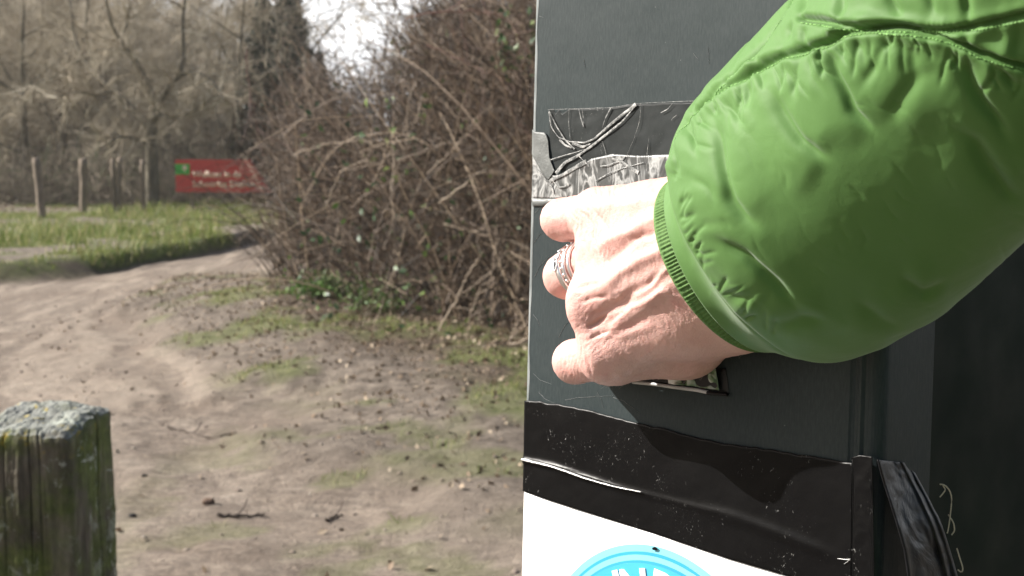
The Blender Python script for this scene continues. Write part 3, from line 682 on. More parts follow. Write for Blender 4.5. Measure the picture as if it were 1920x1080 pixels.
c = m.mix(m.math('MULTIPLY', low, m.math('MULTIPLY', m.math('SUBTRACT', topz-.19, so.outputs[2]), 12, True)), c, (.42, .44, .36))
m.col(c); m.set(Roughness=.9); m.b.inputs['Specular IOR Level'].default_value = .2
b1 = m.bump(n3, .7, .004); m.bump(m.noise(cs, 90, 5, .7), .5, .002, b1)
o = link('timber_post', mesh('timber_post', V, [q, tri]), m.m)
o.location = (cx_, cy_, 0); o.rotation_euler = (0, 0, th0*0+math.radians(-9))
tag(o, 'thick square old timber post green with moss and spotted with pale lichen, front left', 'post')

# ------------------------------------------------------------------ stone and sticks on the track
rng = np.random.default_rng(77)
def stone(X, Y, wpx_, lb, col, flat=.75):
    d = 1.5*F/(Y-272)/1.0; d = d*.99; p = np.array([ground_xy(X, d), d]); z = float(height(p[0], p[1]))
    r = wpx_/2*d/F; u = np.linspace(0, 2*np.pi, 40, endpoint=False); v = np.linspace(.02, np.pi-.02, 24); U, Vv = np.meshgrid(u, v, indexing='ij')
    N = np.stack([np.cos(U)*np.sin(Vv), np.sin(U)*np.sin(Vv), np.cos(Vv)], -1); Rr = r*(1+.28*fbm(N*1.3, 3, int(X)))
    Vt = N*Rr[..., None]*np.array([1, .8, flat])
    o = link('stone', mesh('stone', Vt, [grid_faces(40, 24, wrap_u=True)]), twig_mat('stone_'+str(int(X)), [(0, col), (1, col)], .85)); o.location = (p[0], p[1], z+r*flat*.45)
    tag(o, lb, 'stone'); return o
stone(379, 948, 24, 'reddish brown lump of stone lying on the sandy track right of the timber post', (.13, .085, .06))
stone(232, 965, 15, 'small black stone on the sand close to the right side of the timber post', (.025, .022, .02), .6)
stone(258, 898, 13, 'small dark stone on the sand above the black one beside the timber post', (.06, .05, .04), .6)
def stick(pts, r, lb):
    P = []
    for X, Y in pts:
        d = 1.5*F/(Y-272)*.99; x = ground_xy(X, d); P.append([x, d, float(height(np.array(x), np.array(d)))+r*.8])
    P = np.array(P); o3 = P.mean(0); t = np.linspace(0, 1, len(P)); tt = np.linspace(0, 1, 14); Q = np.stack([np.interp(tt, t, P[:, i]) for i in range(3)], -1)-o3
    Q += np.random.default_rng(4).normal(size=Q.shape)*r*.4
    v, f = tubes(Q[None], np.linspace(r, r*.5, 14)[None], 7); v2, f2 = tubes(np.array([[Q[5], Q[5]+[.02, .03, .02], Q[5]+[.03, .06, .05]]]), r*.4, 5)
    o = link('stick', MB().add(v, f).add(v2, f2).mesh('stick'), twig_mat('stick', [(0, (.07, .05, .04)), (1, (.09, .07, .055))])); o.location = tuple(o3); tag(o, lb, 'stick', 'fallen sticks on the track')
stick([(398, 968), (440, 969), (486, 966)], .009, 'short dark stick lying level on the sand right of the brown stone')
stick([(605, 985), (620, 972), (636, 964)], .007, 'short stick pointing up to the right on the sand near the bottom middle')
stick([(305, 800), (345, 806), (385, 815), (435, 811)], .008, 'long thin curved twig on the track above the brown stone')

# ------------------------------------------------------------------ thin haze volume, added to veil the far trees like lens glare
v_, f_ = box_vf((0, 46, 4.6), 110, 100, 15.2)
hz = bpy.data.materials.new('haze'); hz.use_nodes = True; ht = hz.node_tree; ht.nodes.clear(); ho_ = ht.nodes.new('ShaderNodeOutputMaterial'); pv = ht.nodes.new('ShaderNodeVolumePrincipled')
pv.inputs['Color'].default_value = (.9, .92, .95, 1); pv.inputs['Density'].default_value = .0006; pv.inputs['Anisotropy'].default_value = .2; ht.links.new(pv.outputs[0], ho_.inputs['Volume'])
link('haze', mesh('haze', v_, [f_], False), hz, kind='stuff')
# ------------------------------------------------------------------ the grey box with tape, poster and slot
# its axes, in camera space (x right, y down, z forward), from the slant of its edges and of the slot
ZL = 0.82
Hd = np.array([-2510., -162., 2637.]); Hd /= np.linalg.norm(Hd)
dn = np.array([-.024, 1, 0.0]); dn[2] = -(Hd[0]*dn[0]+Hd[1]*dn[1])/Hd[2]; dn /= np.linalg.norm(dn)
Uc = -Hd; Vc = -dn; Nc = np.cross(Uc, Vc); Nc = -Nc if Nc[2] > 0 else Nc       # Nc faces the camera
Oc = px(993, 540, ZL)
def cw(d): return d[0]*RT - d[1]*UP + d[2]*FWD
BU, BV, BN = cw(Uc), cw(Vc), cw(Nc); BO = c2w(Oc)
def uv(x, y):
    """panel coordinates (metres) of the point of the front face seen at photograph pixel x, y"""
    d = np.array([(x-960)/F, (y-540)/F, 1.0]); t = Oc.dot(Nc)/d.dot(Nc); q = d*t-Oc
    return np.array([q.dot(Uc), q.dot(Vc)])
def panel_z(x, y):
    d = np.array([(x-960)/F, (y-540)/F, 1.0]); return Oc.dot(Nc)/d.dot(Nc)
def PW(u, v, n=0.0): return BO+u*BU+v*BV+n*BN
WB = uv(1652, 700)[0]; VT = .34; VB = -.62; RC = .0065
c1 = px(1748, 700, 1.0); 
# depth of the box so that its far edge shows at x = 1748
def side_px(w_):
    q = Oc+WB*Uc-w_*Nc+uv(1660, 700)[1]*Vc; return 960+q[0]/q[2]*F
DB = next(w_ for w_ in np.arange(.005, .3, .0005) if side_px(w_) > 1748)
gz = float(height(np.array(PW(WB, 0, -DB)[0]), np.array(PW(WB, 0, -DB)[1])))
foot = PW(WB+.0, 0, -DB-.06)
hut = thing('information_box', 'dark grey metal box with torn black tape, slot and white poster on green pillar', 'box', (foot[0], foot[1], gz))
ho = np.array(hut.location)
def P_(u, v, n=0.0): return PW(u, v, n)-ho
# cross-section of the box: front face with a rounded left edge, and on the right a stepped, rolled corner
def section():
    s = [(-.0, -DB)]
    for a in np.linspace(180, 90, 7): s.append((RC*.1+RC*.1*math.cos(math.radians(a)), -RC*.1+RC*.1*math.sin(math.radians(a))))
    e = WB-.006
    for a, b in ((e-.0105, 0), (e-.0095, -.0006), (e-.008, -.0010), (e-.0065, -.0006), (e-.0055, .0002), (e-.004, .0004), (e-.0025, -.0008), (e-.001, -.0008)): s.append((a, b))
    for a in np.linspace(90, 0, 8): s.append((e+RC*math.cos(math.radians(a)), -RC-.0004+RC*math.sin(math.radians(a))))
    s.append((e+RC, -DB)); return s
sec = section(); W1 = sec[-1][0]
vv = np.linspace(VB, VT, 60)
V = np.array([[P_(a, v, b) for v in vv] for a, b in sec]); ns = len(sec)
mb = MB(); mb.add(V, grid_faces(ns, 60))
cap = lambda v, rev: (np.array([P_(a, v, b) for a, b in sec]), np.arange(ns)[::-1][None] if rev else np.arange(ns)[None])
for v, rv in ((VT, True), (VB, False)): mb.add(*cap(v, rv))
bc = np.array([P_(0, VB, -DB), P_(0, VT, -DB), P_(W1, VT, -DB), P_(W1, VB, -DB)]); mb.add(bc, [[0, 1, 2, 3]])
def panel_coord(m, scale=(1, 1, 1)):
    """coordinates along the face: x = across, y = up, z = out"""
    g = m.n('ShaderNodeNewGeometry'); out = m.n('ShaderNodeCombineXYZ')
    for i, ax in enumerate((BU, BV, BN)):
        v = m.n('ShaderNodeVectorMath', operation='DOT_PRODUCT'); s_ = m.n('ShaderNodeVectorMath', operation='SUBTRACT')
        m.l(g.outputs['Position'], s_.inputs[0]); s_.inputs[1].default_value = tuple(BO); m.l(s_.outputs[0], v.inputs[0]); v.inputs[1].default_value = tuple(ax)
        m.l(m.math('MULTIPLY', v.outputs['Value'], scale[i]), out.inputs[i])
    return out.outputs[0]
def scratches(m, co, sc, thin, seed):
    """sparse hairline scratches: thin iso-lines of stretched noise, kept only in patches"""
    n_ = m.noise(co, sc, 2, .5, .4); d = m.math('ABSOLUTE', m.math('SUBTRACT', n_, .5)); l = m.ramp(d, [(0, 1), (thin, 0)])
    k = m.ramp(m.noise(co, sc*1.7+seed, 2, .5), [(.56, 0), (.62, 1)]); return m.math('MULTIPLY', l, k)
m = M('grey_metal'); co = panel_coord(m); 
c = m.ramp(m.noise(co, 14, 5, .6), [(.3, (.022, .032, .034)), (.7, (.028, .039, .041))])
sc = m.math('MAXIMUM', scratches(m, co, 22, .006, 3.1), scratches(m, panel_coord(m, (1, .4, 1)), 41, .008, 8.3))
speck = m.ramp(m.voro(co, 190), [(.045, 1), (.07, 0)]); kk = m.ramp(m.noise(co, 31, 2), [(.60, 0), (.66, 1)]); sp = m.math('MULTIPLY', speck, kk)
c = m.mix(m.math('MULTIPLY', sp, .6), c, (.45, .45, .43))
grit = m.noise(panel_coord(m, (1, .2, 1)), 900, 3, .7)
c = m.mix(m.ramp(grit, [(.4, .0), (.8, .25)]), c, (.09, .10, .10))
m.col(c); m.rough(m.ramp(m.noise(co, 9, 5, .7), [(.3, .4), (.7, .55)])); m.b.inputs['Specular IOR Level'].default_value = .16
bb = m.bump(grit, .25, .0003); m.bump(m.noise(co, 12, 3), .35, .004, bb)
GM = m.m
link('casing', mb.mesh('casing', False), GM, hut)
# lighter worn metal along the very edge
m = M('worn_edge'); m.col(m.ramp(m.noise(panel_coord(m, (1, .3, 1)), 60, 4, .7), [(.35, (.10, .12, .12)), (.65, (.30, .33, .33))])); m.set(Roughness=.45)
vv_ = np.linspace(VB+.002, VT-.002, 300); jw = .0016+.0006*vnoise(np.stack([vv_*60, 0*vv_], -1), 3)
G = np.array([[P_(a_*jw[i], v_, .00012+.00018*math.sin(a_*math.pi)) for i, v_ in enumerate(vv_)] for a_ in (.05, .3, .6, 1.0)]); link('worn_edge', mesh('worn_edge', G, [grid_faces(4, 300)]), m.m, hut)
# dark green pillar behind it
m = M('green_pillar'); co = panel_coord(m); m.col(m.ramp(m.noise(co, 8, 6, .7), [(.3, (.006, .011, .008)), (.7, (.011, .020, .013))])); m.rough(m.ramp(m.noise(co, 30, 4), [(.3, .55), (.7, .75)]))
m.b.inputs['Specular IOR Level'].default_value = .1
zb = -(PW(0, 0)[2]-gz)/BV[2]-.05
v = np.array([P_(a, b, c_) for b in (zb, VT+.12) for a, c_ in ((.03, -DB-.001), (W1-.004, -DB-.001), (W1-.004, -DB-.42), (.03, -DB-.42))])
o = link('pillar', mesh('pillar', v, [[[3, 2, 1, 0], [4, 5, 6, 7], [0, 1, 5, 4], [1, 2, 6, 5], [2, 3, 7, 6], [3, 0, 4, 7]]], False), m.m, hut); bevel(o, .006)
v = np.array([P_(a, b, c_) for b in (VT+.1205, VT+.135) for a, c_ in ((.0, -DB+.03), (W1+.03, -DB+.03), (W1+.03, -DB-.45), (.0, -DB-.45))])
o = link('pillar_cap', mesh('pillar_cap', v, [[[3, 2, 1, 0], [4, 5, 6, 7], [0, 1, 5, 4], [1, 2, 6, 5], [2, 3, 7, 6], [3, 0, 4, 7]]], False), m.m, hut); bevel(o, .004)

def UVP(pts): return np.array([uv(x, y) for x, y in pts])
def sheet(name, poly, n0, mat, relief=None, par=None, step=.0013, th=.0002, wrap=False):
    """thin sheet on the face: poly in panel coordinates; dense grid clipped to the polygon, with relief"""
    poly = np.array(poly); poly[:, 0] = np.maximum(poly[:, 0], .0001); lo = poly.min(0); hi = poly.max(0)
    bmv = []; import bmesh
    # rows between the lower and the upper boundary, both functions of u
    nu = max(2, int((hi[0]-lo[0])/step)); us = np.linspace(lo[0]+1e-6, hi[0]-1e-6, nu); top = []; bot = []
    for u_ in us:
        vs = []
        for i in range(len(poly)):
            a, b = poly[i], poly[(i+1) % len(poly)]
            if (a[0]-u_)*(b[0]-u_) < 0: vs.append(a[1]+(b[1]-a[1])*(u_-a[0])/(b[0]-a[0]))
        top.append(max(vs) if vs else np.nan); bot.append(min(vs) if vs else np.nan)
    top = np.array(top); bot = np.array(bot); nv = max(2, int(np.nanmax(top-bot)/step)); t = np.linspace(0, 1, nv)
    Vg = bot[:, None]+(top-bot)[:, None]*t[None]; Ug = np.repeat(us[:, None], nv, 1)
    N_ = np.full_like(Vg, n0)+(relief(Ug, Vg) if relief is not None else 0)
    V = BO-ho+Ug[..., None]*BU+Vg[..., None]*BV+N_[..., None]*BN
    o = link(name, mesh(name, V, [grid_faces(nu, nv)]), mat, hut if par is None else par)
    s = o.modifiers.new('thickness', 'SOLIDIFY'); s.thickness = th; s.offset = -1 if V.shape else 0
    return o
# materials of the tapes
def tape_mat(name, base, rlo, rhi, flecks=.5, brushed=False):
    m = M(name); co = panel_coord(m); c = m.ramp(m.noise(co, 18, 5, .65), [(.3, tuple(x*.8 for x in base)), (.7, tuple(x*1.2 for x in base))])
    fl = m.noise(panel_coord(m, (1, .6, 1)), 520, 3, .75, 1.2); a = m.math('MULTIPLY', m.ramp(fl, [(.635, 0), (.69, 1)]), m.ramp(m.noise(co, 30, 4, .75), [(.52, 0), (.64, 1)]))
    c = m.mix(m.math('MULTIPLY', a, flecks), c, (.62, .62, .6)); m.col(c)
    m.rough(m.ramp(m.noise(co, 11, 4, .7), [(.3, rlo), (.7, rhi)])); m.b.inputs['Specular IOR Level'].default_value = .1
    b = m.bump(m.noise(panel_coord(m, (1, .22, 1) if brushed else (1, 1, 1)), 240, 4, .75), .25, .0003)
    m.bump(m.noise(co, 30, 4, .5, .5), .15, .002, b); return m.m
TB = tape_mat('black_tape', (.0042, .0042, .0045), .26, .38)
# lower black band with a ridge catching the light
def ridge_line(pts, w_, h):
    q = UVP(pts)
    def f(U, V): return h*np.exp(-((V-np.interp(U, q[:, 0], q[:, 1]))/w_)**2)*sstep(q[-1, 0]+.01, q[-1, 0]-.03, U)
    return f
r1 = ridge_line([(985, 862), (1040, 872), (1100, 893), (1160, 912), (1230, 930), (1330, 955), (1380, 962)], .0014, .0016)
r2 = ridge_line([(1250, 940), (1330, 955), (1400, 975), (1480, 1005), (1590, 1050)], .003, .0011)
def rel_low(U, V):
    p = np.stack([U, V], -1); return r1(U, V)*(.35+.65*sstep(uv(1300, 950)[0], uv(1050, 900)[0], U))+r2(U, V)*sstep(uv(1260, 900)[0], uv(1400, 900)[0], U)+.0003*fbm(p*40, 2, 4)+.00006*fbm(p*260, 2, 6)+.0015
jag = np.random.default_rng(2)
top = [(985, 750), (1050, 757), (1110, 769), (1160, 783), (1215, 796), (1260, 806), (1310, 820), (1370, 832), (1420, 838), (1480, 847), (1540, 857), (1606, 869)]
topj = []
for i in range(len(top)-1):
    for k in range(6): f_ = k/6; topj.append((top[i][0]*(1-f_)+top[i+1][0]*f_, top[i][1]*(1-f_)+top[i+1][1]*f_+jag.normal()*.8))
topj.append((1640, 872)); 
low = UVP(topj+[(1642, 1128), (1490, 1082), (1370, 1047), (1240, 1003), (1120, 965), (1030, 936), (984, 920)])
low[0, 0] = low[-1, 0] = .0001
sheet('lower_black_tape', low, .0003, TB, rel_low)
fold = UVP([(1604, 857), (1618, 852), (1644, 855), (1646, 1200), (1600, 1200)]); sheet('tape_fold', fold, .0024, TB, lambda U, V: .0005*fbm(np.stack([U, V], -1)*90, 3, 4)+.0006, step=.0008)
# loose flap of tape hanging off the corner and wrapping back
m = M('loose_tape'); co = panel_coord(m); m.col(m.ramp(m.noise(co, 20, 4), [(.3, (.005, .005, .006)), (.7, (.009, .009, .011))])); m.set(Roughness=.42); m.b.inputs['Specular IOR Level'].default_value = .2
m.bump(m.noise(co, 34, 4, .55, .9), .45, .004)
LT = m.m
edgeL = np.array([(1645, 862), (1655, 900), (1668, 940), (1682, 985), (1695, 1030), (1705, 1100), (1712, 1180)], float)
edgeR = np.array([(1702, 868), (1716, 890), (1738, 930), (1758, 968), (1777, 1020), (1795, 1085), (1805, 1180)], float)
nu, nv = 60, 130; t = np.linspace(0, 1, nv); s = np.linspace(0, 1, nu)
zc = (Oc+WB*Uc)[2]
L_ = np.stack([np.interp(t, np.linspace(0, 1, 7), edgeL[:, i]) for i in (0, 1)], -1); R_ = np.stack([np.interp(t, np.linspace(0, 1, 7), edgeR[:, i]) for i in (0, 1)], -1)
Pp = L_[None]*(1-s)[:, None, None]+R_[None]*s[:, None, None]
q2 = np.stack([s[:, None]*3+0*t, t[None]*5+0*s[:, None]], -1)
zf = zc-.004+.030*s[:, None]**1.2+.0018*fbm(q2*np.array([.9, .8]), 3, 12)-.0025*np.exp(-((s[:, None]-.96)/.05)**2)-.003*np.exp(-((s[:, None]-.8)/.06)**2)-.004*np.exp(-((s[:, None]-.03)/.05)**2)
Vf = wpx(Pp[..., 0]+1.5*vnoise(np.stack([t*9, 0*t], -1), 3)*s[:, None], Pp[..., 1], zf)-ho
o = link('tape_flap', mesh('tape_flap', Vf, [grid_faces(nu, nv)]), LT, hut); sm = o.modifiers.new('thickness', 'SOLIDIFY'); sm.thickness = .0003
# frayed threads at the flap
thr = twig_mat('pale_thread', [(0, (.38, .34, .25)), (1, (.5, .45, .34))], .8)
for pts, z in (([(1762, 908), (1772, 908), (1783, 922), (1785, 940), (1782, 965), (1778, 995), (1776, 1000)], zc+.008), ([(1762, 932), (1768, 925), (1773, 918), (1768, 910)], zc+.008),
               ([(1778, 965), (1788, 980), (1790, 995), (1784, 1003)], zc+.01), ([(1794, 1028), (1800, 1048), (1806, 1066), (1803, 1074), (1796, 1068)], zc+.006)):
    q, _ = cane_px(pts, z, z, .001); v, f = tubes((q-ho)[None], .00035, 5); link('loose_thread', mesh('loose_thread', v, [f]), thr, hut)

# upper tape: clear-black tape with bubbled glue, drawn patch by patch
m = M('glue_residue'); co = panel_coord(m); cs = panel_coord(m, (1, .33, 1))
a = m.noise(cs, 120, 3, .55, 1.1); line = m.ramp(m.math('ABSOLUTE', m.math('SUBTRACT', a, .5)), [(0.0, .8), (.03, .5), (.10, .06)])
c = m.mix(line, (.024, .027, .027), (.5, .51, .5)); m.col(c); m.set(Roughness=.4); m.bump(a, .8, .0012)
GR = m.m
m = M('pale_glue'); co = panel_coord(m); a = m.noise(co, 60, 5, .65)
m.col(m.ramp(a, [(.3, (.085, .092, .09)), (.55, (.13, .14, .135)), (.75, (.20, .21, .20))])); m.set(Roughness=.5); m.bump(a, .6, .002); PG = m.m
UT = tape_mat('dark_film', (.026, .030, .030), .42, .6, .5, True)
m = M('white_tear'); co = panel_coord(m); a = m.noise(co, 260, 6, .8)
m.col(m.ramp(a, [(.38, (.03, .034, .034)), (.5, (.20, .205, .20)), (.62, (.5, .5, .48))])); m.set(Roughness=.5); m.bump(a, .2, .0004); WT = m.m
wob = lambda U, V: .00025*fbm(np.stack([U, V], -1)*120, 3, 4)
utop = [(1030, 205), (1038, 203), (1042, 214), (1048, 204), (1054, 214), (1070, 203), (1090, 204), (1140, 203), (1180, 196), (1240, 193), (1300, 191), (1420, 189)]
sheet('upper_dark_tape', UVP(utop+[(1424, 300), (1400, 330), (1280, 345), (1200, 350), (1060, 320), (1042, 318), (1030, 260)]), .0004, UT, wob)
sheet('glue_strip', UVP([(998, 285), (1006, 300), (1040, 330), (1080, 318), (1110, 298), (1150, 289), (1200, 292), (1260, 290), (1330, 294), (1424, 296), (1424, 350), (1200, 362), (1040, 372), (998, 371)]), .0008, GR, wob)
sheet('pale_glue_patch', UVP([(999, 243), (1004, 247), (1025, 249), (1030, 262), (1031, 290), (1036, 305), (1042, 320), (1030, 340), (1018, 322), (1005, 300), (999, 290)]), .0012, PG, wob)
sheet('pale_glue_patch', UVP([(997.5, 371.5), (1100, 372), (1180, 372), (1176, 388), (1080, 386), (997.5, 387)]), .0006, PG, wob)
def strip(pts, w0, w1, z, name, mat, jit=.00003, h=.00008):
    q = UVP(pts); K = max(12, len(pts)*9); t = np.linspace(0, 1, len(q)); tt = np.linspace(0, 1, K)
    U = np.maximum(np.interp(tt, t, q[:, 0]), .0008); V = np.interp(tt, t, q[:, 1])
    for _ in range(2): U[1:-1] = (U[:-2]+2*U[1:-1]+U[2:])/4; V[1:-1] = (V[:-2]+2*V[1:-1]+V[2:])/4
    T = np.stack([np.gradient(U), np.gradient(V)], -1); T /= np.linalg.norm(T, axis=1, keepdims=True)+1e-9; Nn = np.stack([-T[:, 1], T[:, 0]], -1)
    W_ = .45*(w0+(w1-w0)*tt)*(1+.09*np.convolve(jag.normal(size=K+4), np.ones(5)/2.2, 'valid')); c = np.stack([U, V], -1)+Nn*jag.normal(size=(K, 1))*jit
    prof = [(-1, .0), (-.55, .7), (0, 1), (.55, .7), (1, .0)]
    G = np.array([[BO-ho+(c[k, 0]+Nn[k, 0]*W_[k]*a)*BU+(c[k, 1]+Nn[k, 1]*W_[k]*a)*BV+(z+h*b)*BN for k in range(K)] for a, b in prof])
    return link(name, mesh(name, G, [grid_faces(5, K)]), mat, hut)
for pts, a, b in (([(1032, 208), (1045, 235), (1062, 262), (1080, 280)], .0005, .0011), ([(1032, 210), (1036, 238), (1050, 258), (1072, 266)], .0008, .0004), ([(1072, 266), (1100, 268), (1118, 260), (1140, 240), (1166, 218), (1195, 196)], .0006, .0022),
                  ([(1195, 198), (1170, 228), (1140, 252), (1115, 272), (1085, 293), (1062, 305), (1045, 325)], .0007, .0022), ([(1035, 300), (1060, 292), (1082, 286), (1100, 280)], .0007, .0003), ([(1085, 290), (1098, 302), (1108, 312)], .0005, .0005),
                  ([(1070, 204), (1069, 230), (1072, 262)], .0004, .0003), ([(1088, 204), (1092, 222), (1097, 238)], .0004, .0009), ([(1094, 204), (1097, 224), (1098, 238)], .0003, .0003), ([(1148, 203), (1138, 222), (1132, 240)], .0010, .0004),
                  ([(1032, 340), (1060, 327), (1085, 312), (1102, 303)], .0015, .003), ([(1012, 318), (1024, 335), (1038, 352), (1040, 362)], .0006, .0016), ([(1040, 340), (1050, 352), (1062, 350), (1070, 344)], .0005, .0012),
                  ([(1150, 298), (1165, 302), (1180, 312), (1200, 324)], .0016, .0024), ([(1128, 312), (1145, 310), (1170, 300), (1175, 294)], .0006, .0012), ([(1120, 340), (1145, 325), (1170, 316), (1210, 305)], .0008, .0005),
                  ([(1204, 194), (1203, 225), (1192, 260), (1178, 292)], .0003, .0002), ([(1220, 255), (1216, 290), (1215, 320)], .0002, .0004), ([(1264, 194), (1255, 205), (1242, 212)], .0003, .0006), ([(1272, 216), (1264, 222), (1262, 226)], .0003, .0003),
                  ([(1132, 265), (1137, 280), (1140, 292)], .0003, .0003), ([(1052, 262), (1062, 272), (1075, 278)], .0016, .0010), ([(1076, 268), (1095, 276), (1110, 270)], .0022, .0008), ([(1030, 206), (1090, 204), (1150, 202), (1200, 194), (1290, 190), (1400, 188)], .00022, .00022)):
    strip(pts, a, b, .0013, 'torn_tape_edge', WT)
m = M('wrinkle_painted_glint'); co = panel_coord(m); m.col(m.ramp(m.noise(co, 200, 3), [(.3, (.35, .35, .35)), (.7, (.75, .75, .74))])); m.set(Roughness=.2); m.b.inputs['Specular IOR Level'].default_value = 1.0  # near-white colour paints the glint along the raised tape wrinkles
strip([(985, 860), (1010, 866), (1040, 873), (1070, 883), (1100, 894), (1130, 903), (1160, 911), (1195, 918), (1210, 921)], .0017, .0005, .0034, 'tape_wrinkle_glint', m.m, .00005, .0008)
strip([(1576, 1046), (1590, 1048), (1600, 1047), (1594, 1052), (1588, 1056)], .0004, .0003, .0022, 'tape_wrinkle_glint', m.m, .00005, .0004)
# odd pale scratches on the bare metal
m = M('scratch'); m.col(m.ramp(m.noise(panel_coord(m), 300, 3), [(.3, (.10, .11, .11)), (.7, (.24, .25, .25))])); m.set(Roughness=.6)
for pts in ([(1010, 735), (1022, 748), (1040, 756)], [(1000, 700), (1012, 712), (1034, 720)], [(1003, 400), (1010, 392), (1030, 378)], [(998, 460), (1012, 440), (1018, 436)], [(1002, 520), (1012, 500), (1030, 480)], [(1048, 632), (1060, 610), (1078, 590)],
            [(1000, 590), (1008, 600), (1012, 612)], [(1060, 750), (1090, 745), (1150, 742)], [(1120, 705+30), (1128, 750), (1132, 765)], [(1150, 745), (1170, 752), (1200, 775)], [(1300, 100), (1310, 112)], [(1328, 90), (1330, 120)], [(1095, 112), (1098, 128)], [(1010, 30), (1020, 33)]):
    strip(pts, .00022, .00010, .0001, 'scratch', m.m, .0001, .00012)

# slot: its dark inside painted as a flat sheet; bent lip and shiny film
m = M('slot_painted_dark'); m.col(m.ramp(m.noise(panel_coord(m), 60), [(.3, (.003, .003, .003)), (.7, (.006, .006, .006))])); m.set(Roughness=.5)
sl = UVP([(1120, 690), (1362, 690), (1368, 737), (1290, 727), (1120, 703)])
sheet('slot_dark_sheet', sl, .0004, m.m, None)
m = M('lip_painted_lit'); m.set(Metallic=.0, Roughness=.4); m.col(m.ramp(m.noise(panel_coord(m), 90), [(.3, (.4, .41, .41)), (.7, (.6, .6, .6))]))  # pale colour paints the lit stretch of the slot's lower lip
q = UVP([(1190, 716), (1230, 720), (1270, 726), (1310, 731), (1330, 735), (1368, 738)])
def lip(mat, name, a, b, h, dv):
    q_ = q[a:b]; t = np.linspace(0, 1, len(q_)); tt = np.linspace(0, 1, 20)
    P = np.array([[P_(np.interp(x, t, q_[:, 0]), np.interp(x, t, q_[:, 1])+dv, h) for x in tt]]); v, f = tubes(P, .0010, 8); return link(name, mesh(name, v, [f]), mat, hut)
lip(m.m, 'slot_lip', 0, 5, .0015, 0); lip(LT, 'slot_lip', 4, 6, .0017, -.0004)
gl = M('crumpled_film'); gl.col(gl.ramp(gl.noise(gl.coord(), 60, 3), [(.35, (.02, .06, .02)), (.5, (.12, .2, .10)), (.62, (.8, .82, .78))])); gl.set(Roughness=.06); gl.b.inputs['Specular IOR Level'].default_value = 1.0
gl.bump(gl.noise(gl.coord(), 90, 2, .5, .8), .8, .004)
fu = UVP([(1255, 696), (1350, 688), (1353, 732), (1300, 724), (1255, 719)])
sheet('crumpled_film', fu, .0030, gl.m, lambda U, V: .0042*vnoise(np.stack([U, V], -1)*95, 3)+.0025*vnoise(np.stack([U, V], -1)*230, 8), step=.0007)
# white poster with blue round badge and letters
m = M('poster_white'); m.col(m.ramp(m.noise(panel_coord(m), 30, 4), [(.3, (.80, .80, .80)), (.7, (.84, .84, .84))])); m.set(Roughness=.5)
UL = .0006; pv = VB+.12
pw = [(UL, uv(984, 915)[1]), (UL, pv), (uv(1640, 900)[0], pv), (uv(1640, 1110)[0], uv(1640, 1110)[1])]
poster = sheet('poster', pw, .0010, m.m, None, step=.01)
ctr, r_ = None, None
a, b, c_ = uv(1072, 1080), uv(1185, 1020), uv(1338, 1080)
A_ = 2*np.array([b-a, c_-a]); B_ = np.array([b.dot(b)-a.dot(a), c_.dot(c_)-a.dot(a)]); ctr = np.linalg.solve(A_, B_); r_ = np.linalg.norm(a-ctr)
def disc(name, ra, rb, z, mat, par):
    n = 160; th = np.linspace(0, 2*np.pi, n, endpoint=False)
    G = np.array([[BO-ho+(ctr[0]+r*math.cos(t))*BU+(ctr[1]+r*math.sin(t))*BV+z*BN for t in th] for r in np.linspace(rb, max(ra, 1e-4), 6)])
    return link(name, mesh(name, G, [grid_faces(6, n, wrap_v=True)]), mat, par)
def flat(name, c0):
    m = M(name); m.col(m.ramp(m.noise(panel_coord(m), 30, 3), [(.3, tuple(x*.95 for x in c0)), (.7, tuple(min(1, x*1.05) for x in c0))])); m.set(Roughness=.45); return m.m
LBl = flat('badge_light_blue', (.22, .62, .78)); DBl = flat('badge_deep_blue', (.035, .36, .60)); MBl = flat('badge_blue', (.055, .42, .66)); WH = flat('badge_white', (.80, .82, .82))
bd_ = disc('badge', r_*.955, r_, .0014, LBl, poster)
disc('badge_ring', r_*.935, r_*.955, .0016, DBl, bd_); disc('badge_ring', r_*.90, r_*.935, .0018, LBl, bd_); disc('badge_ring', r_*.885, r_*.90, .0020, DBl, bd_); disc('badge_field', 0, r_*.885, .0022, MBl, bd_)
txt = 'IN DE'; TA = {}
ang0 = math.atan2(uv(1190, 1062)[1]-ctr[1], uv(1190, 1062)[0]-ctr[0])
def letter(ch, target_x, target_y, par):
    p = uv(target_x, target_y)-ctr; a = math.atan2(p[1], p[0]); rr_ = np.linalg.norm(p); h = r_*.23
    me = text_mesh(ch, 1.0, .028); v = np.array([q.co[:] for q in me.vertices]); v[:, 0] -= (v[:, 0].max()+v[:, 0].min())/2; v[:, :2] *= h/.72
    tx = np.array([math.sin(a), -math.cos(a)]); ty = np.array([math.cos(a), math.sin(a)])
    q = ctr+(v[:, :1])*tx+(v[:, 1:2]+(rr_-h))*ty; P = BO-ho+q[:, :1]*BU+q[:, 1:2]*BV+.0026*BN
    for i, w__ in enumerate(me.vertices): w__.co = P[i]
    me.materials.clear(); o = link('letter', me, WH, par); s_ = o.modifiers.new('depth', 'SOLIDIFY'); s_.thickness = .0004; s_.offset = 0
letter('I', 1158, 1067, bd_); letter('N', 1191, 1064, bd_); letter('D', 1258, 1074, bd_)
q = np.array([[1228, 1026], [1233, 1024], [1238, 1027], [1236, 1031], [1229, 1030]]); v, *fs = prism([uv(*p_) for p_ in q], .0021, .0024, BO-ho, BU, BV, BN); link('stain', MB().add(v, *fs).mesh('stain', False), TB, bd_)
